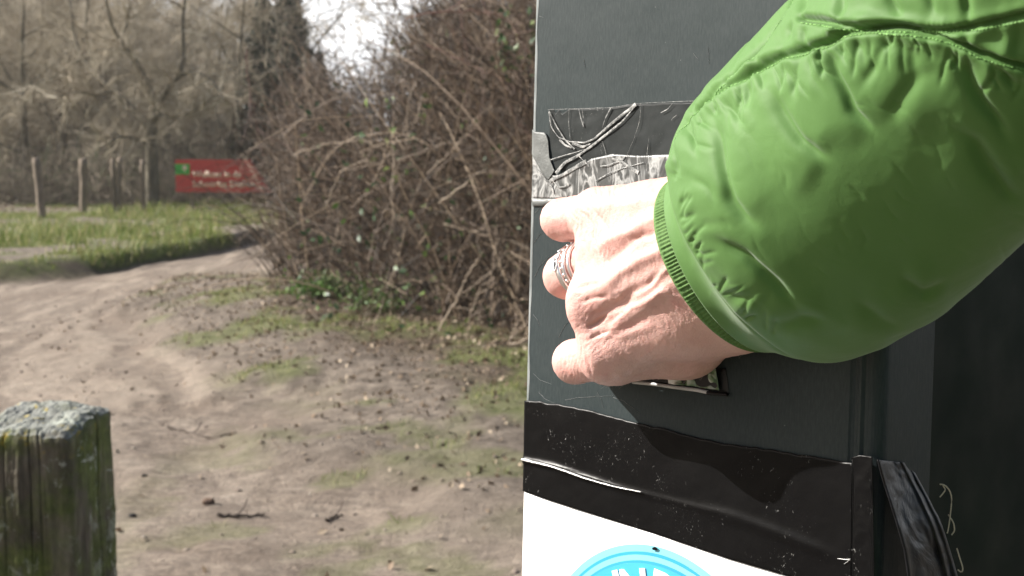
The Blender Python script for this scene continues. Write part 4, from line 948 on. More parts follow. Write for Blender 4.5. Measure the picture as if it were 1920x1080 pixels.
# ------------------------------------------------------------------ the person reaching in from the right: hand, forearm, sleeve, rings
def MM(x, y, z): return px(x, y, z/1000.)*1000.           # camera space, millimetres
def tipz(x, y, r): return panel_z(x, y)*1000-r*1.38
class SDF:
    def __init__(s, lo, hi, h):
        s.h = h; s.lo = np.array(lo, float); n = np.ceil((np.array(hi)-lo)/h).astype(int)+1; s.n = n
        s.X = (lo[0]+np.arange(n[0])*h)[:, None, None].astype(np.float32); s.Y = (lo[1]+np.arange(n[1])*h)[None, :, None].astype(np.float32); s.Z = (lo[2]+np.arange(n[2])*h)[None, None, :].astype(np.float32)
        s.D = np.full(n, 1e3, np.float32)
    def cone(s, a, b, ra, rb, k=4.0, flat=None):
        a = np.array(a); b = np.array(b); ba = b-a; L2 = ba.dot(ba)
        m_ = max(ra, rb)+k*2+3; i0 = np.clip(((np.minimum(a, b)-m_-s.lo)/s.h).astype(int), 0, s.n-1); i1 = np.clip(((np.maximum(a, b)+m_-s.lo)/s.h).astype(int)+2, 1, s.n)
        sl = tuple(slice(p, q) for p, q in zip(i0, i1))
        X = s.X[sl[0]]-a[0]; Y = s.Y[:, sl[1]]-a[1]; Z = s.Z[:, :, sl[2]]-a[2]
        t = np.clip((X*ba[0]+Y*ba[1]+Z*ba[2])/L2, 0, 1)
        d = np.sqrt((X-t*ba[0])**2+(Y-t*ba[1])**2+(Z-t*ba[2])**2)-(ra+(rb-ra)*t)
        D = s.D[sl]; h_ = np.maximum(k-np.abs(D-d), 0)/k; s.D[sl] = np.minimum(D, d)-h_*h_*k*.25
    def surface(s):
        D = s.D; n = D.shape; neg = D < 0
        c = np.zeros(tuple(np.array(n)-1), np.int8)
        for i in (0, 1):
            for j in (0, 1):
                for k in (0, 1): c += neg[i:n[0]-1+i, j:n[1]-1+j, k:n[2]-1+k]
        I = np.argwhere((c > 0) & (c < 8)); idx = np.full(c.shape, -1, np.int64); idx[tuple(I.T)] = np.arange(len(I))
        P = np.zeros((len(I), 3)); W = np.zeros(len(I))
        for ax in range(3):
            o1, o2 = [a for a in range(3) if a != ax]
            for p in (0, 1):
                for q in (0, 1):
                    A = I.copy(); A[:, o1] += p; A[:, o2] += q; B = A.copy(); B[:, ax] += 1
                    da = D[tuple(A.T)]; db = D[tuple(B.T)]; m_ = (da < 0) != (db < 0); t = da[m_]/(da[m_]-db[m_])
                    pt = A[m_].astype(float); pt[:, ax] += t; P[m_] += pt; W[m_] += 1
        P /= W[:, None]; V = s.lo+P*s.h; Fs = []
        for ax in range(3):
            o1, o2 = [(1, 2), (2, 0), (0, 1)][ax]
            sl = [slice(1, m-1) for m in n]; sl[ax] = slice(0, n[ax]-1)
            A = np.argwhere((neg != np.roll(neg, -1, ax))[tuple(sl)]); A = A+np.array([q.start for q in sl])
            def at(d1, d2):
                B = A.copy(); B[:, o1] -= d1; B[:, o2] -= d2; return idx[tuple(B.T)]
            f = np.stack([at(1, 1), at(0, 1), at(0, 0), at(1, 0)], -1); flip = ~neg[tuple(A.T)]; f[flip] = f[flip][:, ::-1]; Fs.append(f[(f >= 0).all(1)])
        return V, np.concatenate(Fs)
def vnormals(V, Fq):
    N = np.zeros_like(V); fn = np.cross(V[Fq[:, 2]]-V[Fq[:, 0]], V[Fq[:, 3]]-V[Fq[:, 1]])
    for i in range(Fq.shape[1]): np.add.at(N, Fq[:, i], fn)
    return N/(np.linalg.norm(N, axis=1, keepdims=True)+1e-12)
def to_px(V): return 960+V[:, 0]/V[:, 2]*F, 540+V[:, 1]/V[:, 2]*F
def pl_dist(x, y, pts):
    """distance to polyline, parameter along (0..1), signed side"""
    pts = np.array(pts, float); best = np.full(x.shape, 1e9); T = np.zeros(x.shape); Sg = np.zeros(x.shape); n = len(pts)-1
    for i in range(n):
        a, b = pts[i], pts[i+1]; d = b-a; L2 = d.dot(d); t = np.clip(((x-a[0])*d[0]+(y-a[1])*d[1])/L2, 0, 1)
        qx = x-a[0]-t*d[0]; qy = y-a[1]-t*d[1]; r = np.hypot(qx, qy); m_ = r < best
        best = np.where(m_, r, best); T = np.where(m_, (i+t)/n, T); Sg = np.where(m_, np.sign(d[0]*qy-d[1]*qx), Sg)
    return best, T, Sg
h = .8
lo = MM(1000, 300, 745)-np.array([4, 12, 0]); lo[2] = 560
s = SDF([lo[0], -70, 560], [190, 62, 800], h)
# digits: (x, y, z mm) in photograph pixels and depth
MCP = {'p': (1122, 402, 722), 'r': (1128, 474, 716), 'm': (1112, 560, 713), 'i': (1150, 652, 716)}
WRI = {'p': (1325, 396, 664), 'r': (1335, 440, 657), 'm': (1345, 495, 662), 'i': (1365, 545, 668)}
MR = {'p': (17, 14), 'r': (17, 13.5), 'm': (17, 14), 'i': (18, 15.5)}
for f_ in 'prmi': s.cone(MM(*WRI[f_]), MM(*MCP[f_]), MR[f_][0], MR[f_][1], 12)
s.cone(MM(1393, 578, 682), MM(1285, 642, 724), 17, 16.5, 14)          # thumb side of the palm
s.cone(MM(1285, 642, 722), MM(1165, 660, 722), 16.5, 14.5, 12)
s.cone(MM(1393, 580, 682), MM(1330, 400, 672), 17, 18, 16)            # heel of the hand
s.cone(MM(1345, 435, 668), MM(1560, 240, 590), 21, 24, 18); s.cone(MM(1395, 545, 676), MM(1600, 330, 592), 18, 24, 18)   # forearm
s.cone(MM(1250, 420, 692), MM(1300, 600, 690), 16, 17, 14)            # palm body
def digit(chain, k):
    for (a, ra), (b, rb), kk in zip(chain[:-1], chain[1:], k): s.cone(MM(*a), MM(*b), ra, rb, kk)
digit([((1125, 402, 724), 12.5), ((1054, 412, 750), 11.0)], [4.5]); digit([((1054, 412, 750), 11.0), ((1092, 426, tipz(1092, 426, 9)-4), 9.2), ((1135, 430, tipz(1135, 430, 8.2)), 8.0)], [3, 3])
digit([((1136, 478, 722), 12.0), ((1063, 517, 756), 12.4)], [3.0]); digit([((1063, 517, 756), 12.0), ((1096, 520, tipz(1096, 520, 9.8)-3), 10), ((1140, 512, tipz(1140, 512, 8.6)), 8.6)], [3, 3])
digit([((1120, 565, 722), 12.5), ((1124, 590, 757), 11.5)], [5]); digit([((1124, 590, 757), 11.5), ((1142, 578, tipz(1142, 578, 10)), 10), ((1180, 565, tipz(1180, 565, 9)), 8.8)], [3, 3])
digit([((1150, 662, 722), 13.6), ((1078, 678, 752), 11.6)], [6.5]); digit([((1078, 678, 752), 11.4), ((1108, 672, tipz(1108, 672, 9.6)-3), 9.6), ((1152, 662, tipz(1152, 662, 8.6)), 8.4)], [3, 3])
digit([((1285, 640, 722), 15), ((1222, 622, tipz(1222, 622, 11)-2), 11), ((1168, 612, tipz(1168, 612, 10)), 9.5)], [6, 4])   # thumb, folded behind
# soft knuckle bumps
for (x, y, z, r) in ((1100, 590, 712, 8.5), (1122, 626, 712, 9), (1132, 668, 712, 13)): s.cone(MM(x, y, z), MM(x+14, y-4, z-1), r, r, 7)
V, Fq = s.surface()
N = vnormals(V, Fq)
X, Y = to_px(V); face = np.clip(-N[:, 2]*1.6+.35, 0, 1)       # 1 on the back of the hand
D = np.zeros(len(V))
def ridge(pts, w_, amp, fall=.25):
    global D
    d, t, sg = pl_dist(X, Y, pts); D = D+1.15*amp*np.exp(-(d/w_)**2)*np.clip(np.minimum(t, 1-t)/fall, 0, 1)**.6*face
P2 = np.stack([X, Y], -1)
wq = 5*np.stack([vnoise(P2/38, 1), vnoise(P2/38, 2)], -1); Xw = X; X = X+wq[:, 0]; Y = Y+wq[:, 1]
for pts, w_, a in (([(1108, 398), (1160, 382), (1230, 372), (1280, 372)], 13, 1.3), ([(1115, 470), (1165, 440), (1215, 415), (1290, 400)], 11, 1.5), ([(1105, 548), (1150, 520), (1200, 488), (1270, 455), (1320, 440)], 12, 1.7),
                   ([(1125, 640), (1165, 605), (1220, 560), (1300, 515)], 12, 1.4), ([(1180, 560), (1225, 530), (1255, 500), (1275, 440)], 6, .9), ([(1140, 620), (1185, 572), (1240, 545), (1290, 560)], 6, .8),
                   ([(1130, 500), (1160, 475), (1185, 450)], 9, -1.2), ([(1180, 452), (1205, 440), (1235, 436)], 6, -1.0), ([(1120, 575), (1160, 562), (1200, 540), (1250, 505)], 8, -1.1), ([(1100, 590), (1135, 582), (1165, 570), (1190, 556)], 7, -1.1),
                   ([(1098, 612), (1115, 606), (1140, 590)], 5, -1.6), ([(1108, 630), (1130, 626), (1150, 618)], 4, -1.0), ([(1080, 566), (1110, 556), (1140, 552)], 4, -.8), ([(1078, 545), (1100, 540), (1130, 530)], 4, -.6),
                   ([(1085, 420), (1100, 470), (1110, 520)], 5, -.55), ([(1090, 395), (1112, 440), (1128, 480)], 4, -.5), ([(1105, 385), (1130, 420), (1150, 450)], 4, -.45), ([(1150, 640), (1190, 620), (1230, 612)], 9, .7),
                   ([(1055, 636), (1049, 648), (1052, 664)], 3, -.9), ([(1062, 640), (1060, 660), (1066, 690)], 3, -.35), ([(1100, 640), (1100, 668), (1110, 710)], 3.5, -.35), ([(1092, 640), (1090, 668), (1098, 712)], 3, -.3),
                   ([(1300, 470), (1330, 520), (1365, 560)], 5, -.4), ([(1240, 400), (1250, 430), (1262, 450)], 4, -.4), ([(1225, 345), (1235, 375), (1238, 410)], 4, -.35)): ridge(pts, w_, a)
X, Y = Xw, P2[:, 1]
# fine skin folds, running across the direction of pull
def stripes(ang, per, seed, warpa=9, wl=30):
    c_, s_ = math.cos(math.radians(ang)), math.sin(math.radians(ang)); u = X*c_+Y*s_+warpa*fbm(P2/wl, 3, seed); return 1-np.abs(np.sin(u*math.pi/per))**.6
left = sstep(1235, 1110, X)*sstep(1035, 1075, X)
D = D-face*left*.62*stripes(-14, 9, 31)*(vnoise(P2/25, 9)*.5+.6)*sstep(560, 500, Y)
D = D-face*left*.55*stripes(62, 9.5, 37)*(vnoise(P2/20, 19)*.5+.6)*sstep(500, 560, Y)*sstep(720, 640, Y+.2*(X-1100))
stub = sstep(1120, 1085, X)*sstep(1040, 1060, X)*sstep(620, 640, Y); D = D-face*stub*.22*stripes(8, 6, 41, 4)
D = D-face*.13*stripes(-30, 5.5, 51, 8, 22)*sstep(1100, 1180, X)-face*.13*stripes(48, 6.0, 57, 8, 22)*sstep(1100, 1180, X)
D = D+.35*fbm(V/7.0, 3, 61)*.6+.10*fbm(V/2.0, 2, 66)
V = V+N*D[:, None]
body_me = mesh('person', c2w(V/1000.), [Fq[:, ::-1]])
attr(body_me, 'wear', np.clip((1180-X)/110, 0, 1)*face)
m = M('skin'); co = m.coord()
bl = m.noise(co, 55, 4, .6); fine = m.noise(co, 240, 3, .6)
c = m.ramp(bl, [(.32, (.64, .37, .325)), (.55, (.68, .42, .37)), (.72, (.63, .33, .295))])
c = m.mix(m.ramp(fine, [(.45, 0), (.7, .35)]), c, (.60, .33, .28))
c = m.mix(m.math('MULTIPLY', m.attr('wear'), m.ramp(m.noise(co, 90, 3), [(.4, .1), (.65, .5)])), c, (.70, .34, .30))
m.col(c); m.set(Roughness=.5); m.b.inputs['Specular IOR Level'].default_value = .4
m.b.inputs['Subsurface Weight'].default_value = .12; m.b.inputs['Subsurface Radius'].default_value = (1, .35, .2); m.b.inputs['Subsurface Scale'].default_value = .005
cre = m.voro(m.coord('Object', (1, 1.6, 1)), 620, 'DISTANCE_TO_EDGE'); b = m.bump(m.ramp(cre, [(0, 0), (.12, 1)]), .35, .0004); m.bump(m.noise(co, 800, 4, .7), .3, .0004, b)
m_skin = m.m
person = link('person', body_me, m.m)
tag(person, 'person in green quilted jacket reaching in, hand with silver rings on the grey box', 'person')
# fine pale hairs on the back of the hand
rng = np.random.default_rng(12); k = np.where((N[:, 2] < -.2) & (X > 1130) & (X < 1420) & (Y > 340))[0]; k = rng.choice(k, 1500); 
dirc = np.stack([rng.normal(size=1500)*.35-.4, rng.normal(size=1500)*.35+.9, 0*k], -1); dirc -= (dirc*N[k]).sum(1, keepdims=True)*N[k]*.75
Q = wander(V[k]-N[k]*.2, dirc, rng.uniform(2.0, 5.0, 1500), 4, .12, rng); v, f = tubes(Q/1000., taper(4, .000035, .00001, 1500), 3)
link('fine_hair', mesh('fine_hair', c2w(v), [f]), twig_mat('fine_hair', [(0, (.55, .42, .3)), (1, (.75, .62, .48))], .5), person)

# rings on the ring finger
silver = M('silver'); silver.col(silver.ramp(silver.noise(silver.coord(), 300, 4), [(.3, (.75, .75, .74)), (.7, (.9, .9, .89))])); silver.set(Metallic=1, Roughness=.32)
silver.bump(silver.noise(silver.coord(), 700, 3), .3, .0003)
onyx = M('black_stone'); onyx.col(onyx.ramp(onyx.noise(onyx.coord(), 40), [(.3, (.008, .008, .009)), (.7, (.015, .015, .018))])); onyx.set(Roughness=.08)
fa = MM(1136, 478, 722); fb = MM(1063, 517, 756); ax = (fb-fa); LF = np.linalg.norm(ax); ax /= LF
e1 = np.cross(ax, [0, 0, 1.]); e1 /= np.linalg.norm(e1); e2 = np.cross(ax, e1); e2 = -e2 if e2[2] > 0 else e2   # e2 towards the camera
rt = thing('rings', 'x', 'x'); bpy.data.objects.remove(rt)
def band(t, r, wid, th, tilt, name, mat=silver.m, par=None, n=96, wavy=0):
    cc = fa+ax*LF*t; a = np.arange(n)*2*np.pi/n; out = []
    for (dw, dr) in ((-1, 0), (-.7, .8), (0, 1.0), (.7, .8), (1, 0), (.6, -.5), (-.6, -.5)):
        rr_ = r+dr*th; off = dw*wid/2+tilt*np.sin(a)*r+wavy*np.sin(3*a)
        out.append((cc+np.cos(a)[:, None]*e1*rr_+np.sin(a)[:, None]*e2*rr_+ax*off[:, None])/1000.)
    return link(name, mesh(name, c2w(np.array(out)), [grid_faces(7, n, True, True)]), mat, par if par is not None else person)
R_ = 12.5
g1 = band(.40, R_+.2, 2.6, 1.1, .05, 'finger_ring'); g2 = band(.55, R_+.3, 3.4, 1.1, 0, 'finger_ring'); g3 = band(.72, R_+.2, 4.4, 1.4, -.08, 'finger_ring', wavy=.5)
def sph(c, r, sc=(1, 1, 1), ax3=None, n=10):
    u = np.linspace(0, 2*np.pi, n*2, endpoint=False); v = np.linspace(.01, np.pi-.01, n); U, W_ = np.meshgrid(u, v, indexing='ij'); P = np.stack([np.cos(U)*np.sin(W_), np.sin(U)*np.sin(W_), np.cos(W_)], -1)*np.array(sc)*r
    if ax3 is not None: P = P@np.array(ax3)
    return P.reshape(-1, 3)+c, grid_faces(n*2, n, wrap_u=True)
for i in range(15):
    a = math.radians(-20+i*14.5); nn = math.cos(a)*e1+math.sin(a)*e2; c_ = fa+ax*LF*.55+nn*(R_+1.5)
    v, f = sph(c_, .85); link('bead', mesh('bead', c2w(v/1000.), [f]), silver.m, g2)
for a, nm in ((math.radians(38), 'dark_stone'), (math.radians(128), 'dark_stone'), (math.radians(175), 'dark_stone')):
    nn = math.cos(a)*e1+math.sin(a)*e2; tt = -math.sin(a)*e1+math.cos(a)*e2; c_ = fa+ax*(LF*.72-(.08)*math.sin(a)*R_)+nn*(R_+1.0)
    v, f = sph(c_, 1.0, (3.6, 1.25, 1.0), [tt, ax, nn]); link(nm, mesh(nm, c2w(v/1000.), [f]), onyx.m, g3)
    th_ = np.linspace(0, 2*np.pi, 32); Q = c_+np.cos(th_)[:, None]*tt*3.9+np.sin(th_)[:, None]*ax*1.6+nn*.5; v, f = tubes(Q[None]/1000., .00042, 6); link('bezel', mesh('bezel', c2w(v), [f]), silver.m, g3)

# ------------------------------------------------------------------ the sleeve
AD = np.array([.7071, -.7071]); PD = np.array([.7071, .7071])
ka = np.array([500, 585, 609, 640, 680, 720, 780, 850, 950, 1100, 1300, 1600, 2100]);
kp = np.array([1292, 1302, 1306, 1316, 1328, 1338, 1346, 1351, 1356, 1362, 1366, 1370, 1380])
kh = np.array([178, 180, 184, 200, 236, 271, 294, 307, 313, 318, 330, 350, 380])
kz = np.array([669, 652.5, 647, 643, 637, 630, 618, 604, 583, 554, 518, 474, 400])
def tube_surface(avals, NTH, inset=0.0, backflat=.80, shift=0.0):
    tb = np.arange(500., 2200., 2.); p = np.interp(tb, ka, kp); hw_ = np.interp(tb, ka, kh); z = np.interp(tb, ka, kz)
    def sm(q, n=9):
        for _ in range(n): q = q.copy(); q[1:-1] = (q[:-2]+2*q[1:-1]+q[2:])/4
        return q
    p, hw_, z = sm(p, 120), sm(hw_, 30), sm(z, 160)
    p, hw_, z = [np.interp(avals, tb, q) for q in (p, hw_, z)]
    x = AD[0]*avals+PD[0]*p; y = AD[1]*avals+PD[1]*p; C_c = MM(x, y, z); r = hw_*z/F-inset
    T = np.gradient(C_c, axis=0); T /= np.linalg.norm(T, axis=1, keepdims=True)
    E1 = np.array([.7071, .7071, 0])-T*(T@np.array([.7071, .7071, 0]))[:, None]; E1 /= np.linalg.norm(E1, axis=1, keepdims=True)
    E2 = np.cross(T, E1); E2 *= -np.sign(E2[:, 2:3])
    th = np.linspace(0, 2*np.pi, NTH, endpoint=False); cs, sn = np.cos(th), np.sin(th); sn2 = np.where(sn < 0, sn*backflat, sn)
    V = C_c[:, None]+r[:, None, None]*(cs[None, :, None]*E1[:, None]+sn2[None, :, None]*E2[:, None]); return V, th, T
NA, NTH = 800, 720
av = np.concatenate([np.linspace(623, 1640, 740), np.linspace(1648, 2100, NA-740)])
V, th, T = tube_surface(av, NTH)
Fs = grid_faces(NA, NTH, wrap_v=True); Vf = V.reshape(-1, 3); N = vnormals(Vf, Fs)
ctrv = V.mean(1, keepdims=True); sgn = np.sign(((V-ctrv).reshape(-1, 3)*N).sum(1).mean()); N *= sgn
if sgn < 0: Fs = Fs[:, ::-1]
X, Y = to_px(Vf); P2 = np.stack([X, Y], -1); face = np.clip(-N[:, 2]*2.2+.25, 0, 1); TH = np.tile(th, NA); AV = np.repeat(av, NTH)
D = np.zeros(len(Vf))
def crease(pts, dep, w_, puff=0, pw=30, soft=True):
    """a sharp dent along pts with fabric puffing up on both sides"""
    global D
    d, t, sg = pl_dist(X, Y, pts); e = sstep(0, 1, np.clip(np.minimum(t+.0, 1.0-t)/.35, 0, 1)) if soft else 1.0
    if soft: puff *= .8; pw *= 1.35; w_ *= 1.1
    D = D+face*(-dep*np.exp(-(d/w_)**1.5)*e+puff*np.exp(-((d-w_*2.2)/pw)**2)*e)
wq = 5*np.stack([vnoise(P2/60, 1), vnoise(P2/60, 2)], -1); Xs, Ys = X, Y; X = X+wq[:, 0]; Y = Y+wq[:, 1]
SA = [(1247, 295), (1256, 268), (1275, 240), (1296, 212), (1318, 190), (1345, 172), (1390, 146), (1425, 126), (1465, 107), (1510, 95), (1560, 80), (1585, 62), (1630, 53), (1710, 57), (1760, 65), (1810, 82), (1840, 97), (1910, 115), (1990, 140)]
SB = [(1490, -20), (1480, 5), (1455, 45), (1435, 75), (1410, 105), (1375, 135), (1330, 172), (1300, 205)]
SCm = [(1510, 37), (1550, 41), (1580, 47), (1660, 50), (1740, 52), (1780, 52), (1835, 45), (1910, 30), (1990, 12)]
for pts, dep, w_ in (([(1512, -40), (1510, 0), (1505, 36)], 2.4, 6), ([(1578, -40), (1580, 0), (1582, 46)], 2.4, 6), ([(1668, -40), (1672, 0), (1690, 40)], 1.6, 7), ([(1812, -40), (1812, 0), (1822, 46)], 2.4, 6), ([(1740, -40), (1745, 0), (1752, 30)], 1.2, 7),
                     ([(1498, 45), (1487, 62), (1488, 78)], 1.6, 5), ([(1520, 50), (1516, 75), (1512, 92)], 1.4, 5), ([(1830, 50), (1815, 65), (1812, 80)], 1.4, 6), ([(1916, 38), (1912, 80), (1905, 112)], 1.6, 6), ([(1584, 48), (1586, 62)], 1.4, 5),
                     ([(1362, 135), (1355, 160), (1342, 176)], 1.3, 4), ([(1415, 108), (1428, 122)], 1.2, 4), ([(1334, 178), (1330, 195)], 1., 4)): crease(pts, dep, w_, .6, 14)
for pts, dep, w_, pf, pw in (([(1408, 137), (1402, 170), (1394, 210)], 2.6, 9, 1.6, 22), ([(1442, 140), (1465, 201), (1504, 262), (1530, 285), (1560, 300)], 2.4, 11, 2.0, 28), ([(1566, 92), (1573, 143), (1600, 212), (1640, 255)], 2.8, 9, 1.8, 26),
                             ([(1332, 190), (1346, 250), (1358, 311), (1374, 370), (1400, 408), (1436, 440)], 2.6, 11, 2.0, 28), ([(1785, 90), (1828, 162), (1867, 220), (1899, 285)], 3.4, 13, 2.2, 32), ([(1770, 215), (1828, 259), (1854, 311), (1882, 350), (1930, 380)], 3.2, 14, 2.2, 34),
                             ([(1336, 442), (1395, 476), (1452, 531), (1504, 595)], 3.0, 9, 1.8, 24), ([(1313, 415), (1306, 445), (1303, 478)], .7, 5, .4, 14), ([(1306, 422), (1340, 418), (1390, 416)], .5, 7, .4, 16), ([(1355, 556), (1400, 553), (1450, 528)], 1.5, 7, 1.0, 22),
                             ([(1448, 535), (1432, 570), (1424, 600)], 1.6, 7, 1.2, 18), ([(1680, 515), (1731, 546), (1780, 523)], 1.8, 10, 1.4, 24), ([(1662, 75), (1650, 117), (1600, 194)], 1.5, 8, 1.3, 22), ([(1735, 120), (1700, 175), (1660, 235)], 1.3, 12, 1.1, 26),
                             ([(1700, 75), (1712, 110), (1716, 140)], 1.2, 7, .9, 16), ([(1296, 215), (1300, 260), (1312, 300)], 1.6, 8, 1.2, 18), ([(1268, 262), (1272, 300), (1268, 330)], 1.2, 6, .8, 14), ([(1290, 330), (1330, 352), (1352, 380)], 1.2, 9, 1.0, 18),
                             ([(1470, 110), (1490, 150), (1494, 190)], 1.3, 8, 1.0, 18), ([(1520, 96), (1530, 140), (1552, 190)], 1.1, 8, .9, 18), ([(1610, 60), (1625, 100), (1622, 130)], 1.2, 7, .9, 16), ([(1368, 160), (1372, 200), (1392, 260)], 1.1, 8, .9, 18),
                             ([(1450, 620), (1500, 600), (1550, 600)], 1.2, 10, 1.0, 22), ([(1600, 560), (1650, 600), (1690, 610)], 1.0, 12, .8, 24), ([(1840, 100), (1880, 130), (1920, 165)], 1.8, 9, 1.4, 20)): crease(pts, dep, w_, pf, pw)
def blur(D, n):
    G = D.reshape(NA, NTH)
    for _ in range(n):
        G = (np.roll(G, 1, 1)+2*G+np.roll(G, -1, 1))/4; G = np.concatenate([G[:1], (G[:-2]+2*G[1:-1]+G[2:])/4, G[-1:]])
    return G.ravel()
D = blur(1.9*np.tanh(D*1.3/1.9), 6)
for pts, dep, w_ in ((SA, 4.2, 5), (SB, 3.4, 4.5), (SCm, 4.0, 5)): crease(pts, dep, w_, 1.2, 15, False)
D = blur(D, 2)
rc_ = np.random.default_rng(19)
sap = np.array(SA, float); tl = np.linspace(0, 1, len(sap))
for k in range(46):                                                  # short crisp creases running from the seam into the padding
    t0 = rc_.uniform(.08, 1); bx = np.interp(t0, tl, sap[:, 0]); by = np.interp(t0, tl, sap[:, 1]); L_k = rc_.uniform(25, 95); a_ = math.radians(rc_.uniform(50, 115)); b_ = a_+rc_.normal()*.35
    p1 = (bx+math.cos(a_)*L_k*.5, by+8+math.sin(a_)*L_k*.5); crease([(bx, by+6), p1, (p1[0]+math.cos(b_)*L_k*.5, p1[1]+math.sin(b_)*L_k*.5)], rc_.uniform(.4, 1.0), rc_.uniform(2.6, 4.5), .25, 9)
for k in range(26):
    t0 = rc_.uniform(0, 1); bx = np.interp(t0, [0, .3, .6, .85, 1], [1256, 1275, 1325, 1390, 1450]); by = np.interp(t0, [0, .3, .6, .85, 1], [340, 440, 540, 610, 645]); L_k = rc_.uniform(20, 70); a_ = math.radians(rc_.uniform(-75, -5)+t0*-10)
    crease([(bx+6, by-4), (bx+math.cos(a_)*L_k*.5, by+math.sin(a_)*L_k*.5+rc_.normal()*3), (bx+math.cos(a_)*L_k, by+math.sin(a_)*L_k)], rc_.uniform(.35, .8), rc_.uniform(2.6, 4.5), .2, 9)
for k in range(40):
    bx, by = rc_.uniform(1330, 1900), rc_.uniform(120, 560); L_k = rc_.uniform(25, 80); a_ = math.radians(rc_.uniform(20, 75)); b_ = a_+rc_.normal()*.4
    crease([(bx, by), (bx+math.cos(a_)*L_k*.5, by+math.sin(a_)*L_k*.5), (bx+math.cos(a_)*L_k*.5+math.cos(b_)*L_k*.5, by+math.sin(a_)*L_k*.5+math.sin(b_)*L_k*.5)], rc_.uniform(.08, .26), rc_.uniform(3.5, 6), .12, 12)
X, Y = Xs, Ys
d, t, sg = pl_dist(X, Y, SA); st = np.abs(np.sin(t*len(SA)*9.0)); D -= face*.35*np.exp(-(d/9)**2)*st
for S_, amp in ((SA, 1.15), (SCm, .9), (SB, .7)):                     # puckers running away from the stitching
    d, t, sg = pl_dist(X, Y, S_); t1 = t*len(S_)*1.0
    for fr, rc, am in ((1.6, 42, 1.0), (3.7, 20, .5)):
        q1 = np.stack([t1*fr+d*.006*sg, sg*7.7], -1); Dp = face*amp*am*vnoise(q1, 13)*np.exp(-d/rc)*(1-np.exp(-(d/5)**2)); D += 1.5*blur(Dp, 5)
d, t, sg = pl_dist(X, Y, SCm); D -= face*.35*np.exp(-(d/9)**2)*np.abs(np.sin(t*len(SCm)*11.0))
# other side of the sleeve: plain quilting
back = 1-face; q_ = (AV-700)/130.; D -= back*1.8*np.exp(-((q_-np.round(q_))*130/9)**2)*(AV > 660)
D += 1.3*fbm(Vf/55, 2, 5)+.18*fbm(Vf/np.array([15, 15, 22]), 2, 6)
D *= np.where(AV < 655, .2+.8*(AV-623)/32, 1)
Vn = Vf+N*D[:, None]
# the rim turns inwards
Vn = Vn.reshape(NA, NTH, 3); ring0 = Vn[0]; cen = ring0.mean(0); inn = []
for k_, (dr, da) in enumerate(((.992, -.4), (.985, .3), (.98, 3.0))): inn.append(cen+(ring0-cen)*dr+T[0]*da)
Vall = np.concatenate([np.array(inn[::-1]), Vn]); Fs = grid_faces(NA+3, NTH, wrap_v=True); Fs = Fs[:, ::-1] if sgn < 0 else Fs
me = mesh('jacket_sleeve', c2w(Vall/1000.), [Fs])
ny = M('green_nylon'); co = ny.coord()
ny.col(ny.ramp(ny.noise(co, 12, 4), [(.3, (.080, .172, .044)), (.7, (.098, .202, .055))])); ny.set(Roughness=.6); ny.b.inputs['Specular IOR Level'].default_value = .2
ny.b.inputs['Sheen Weight'].default_value = .15; ny.b.inputs['Sheen Roughness'].default_value = .4
b = ny.bump(ny.noise(co, 45, 4, .5, .4), .16, .003); rd = ny.ramp(ny.math('ABSOLUTE', ny.math('SUBTRACT', ny.noise(co, 17, 3, .5, .5), .5)), [(0, 0), (.035, 1)]); b = ny.bump(rd, .05, .0012, b); wv = ny.noise(co, 1500, 2, .5); ny.bump(wv, .15, .0002, b)
sleeve = link('jacket_sleeve', me, ny.m, person)
# lining edge / ribbed knitted cuff inside the sleeve mouth
ac = np.linspace(609, 650, 90); Vc_, thc, Tc = tube_surface(ac, 1800, inset=2.4)
sh = np.array([1.0])
Cc = Vc_.mean(1, keepdims=True); dirn = Vc_-Cc; rr_ = np.linalg.norm(dirn, axis=2, keepdims=True); dirn /= rr_
base_r = np.linalg.norm(V[0]-V[0].mean(0), axis=1)
targ = np.interp(ac, [587, 616, 650], [.975, .955, .90])[:, None]*base_r.mean()
prof = np.linalg.norm(V[0]-V[0].mean(0), axis=1)/base_r.mean(); ratio = np.interp(thc, np.append(th, 2*np.pi), np.append(prof, prof[0]))
wob_ = 2.2*vnoise(np.stack([thc*9, thc*0], -1), 3)[None]; rib = .36*(.75+.5*vnoise(np.stack([thc*25, thc*0], -1), 4))[None]*np.sin(thc*150+wob_+9*(ac[:, None]-598)/52.)
rad = targ*ratio[None]+rib*sstep(609, 613, ac)[:, None]*1.0+.4*np.exp(-((ac[:, None]-610.5)/2.0)**2)
Vr = Cc+dirn*rad[..., None]
inner = Cc[:1]+dirn[:1]*(rad[:1, :, None]-2.0)+Tc[0]*1.0; inner2 = Cc[:1]+dirn[:1]*(rad[:1, :, None]-2.6)+Tc[0]*14
Vr = np.concatenate([inner2, inner, Vr]); Fr = grid_faces(92, 1800, wrap_v=True); Fr = Fr[:, ::-1] if sgn < 0 else Fr
kn = M('ribbed_knit'); kn.col(kn.ramp(kn.noise(kn.coord(), 900, 3, .7), [(.3, (.08, .165, .042)), (.7, (.125, .235, .066))])); kn.set(Roughness=.85); kn.bump(kn.noise(kn.coord(), 1200, 3, .7), .7, .0005)
link('ribbed_cuff', mesh('ribbed_cuff', c2w(Vr/1000.), [Fr]), kn.m, sleeve)
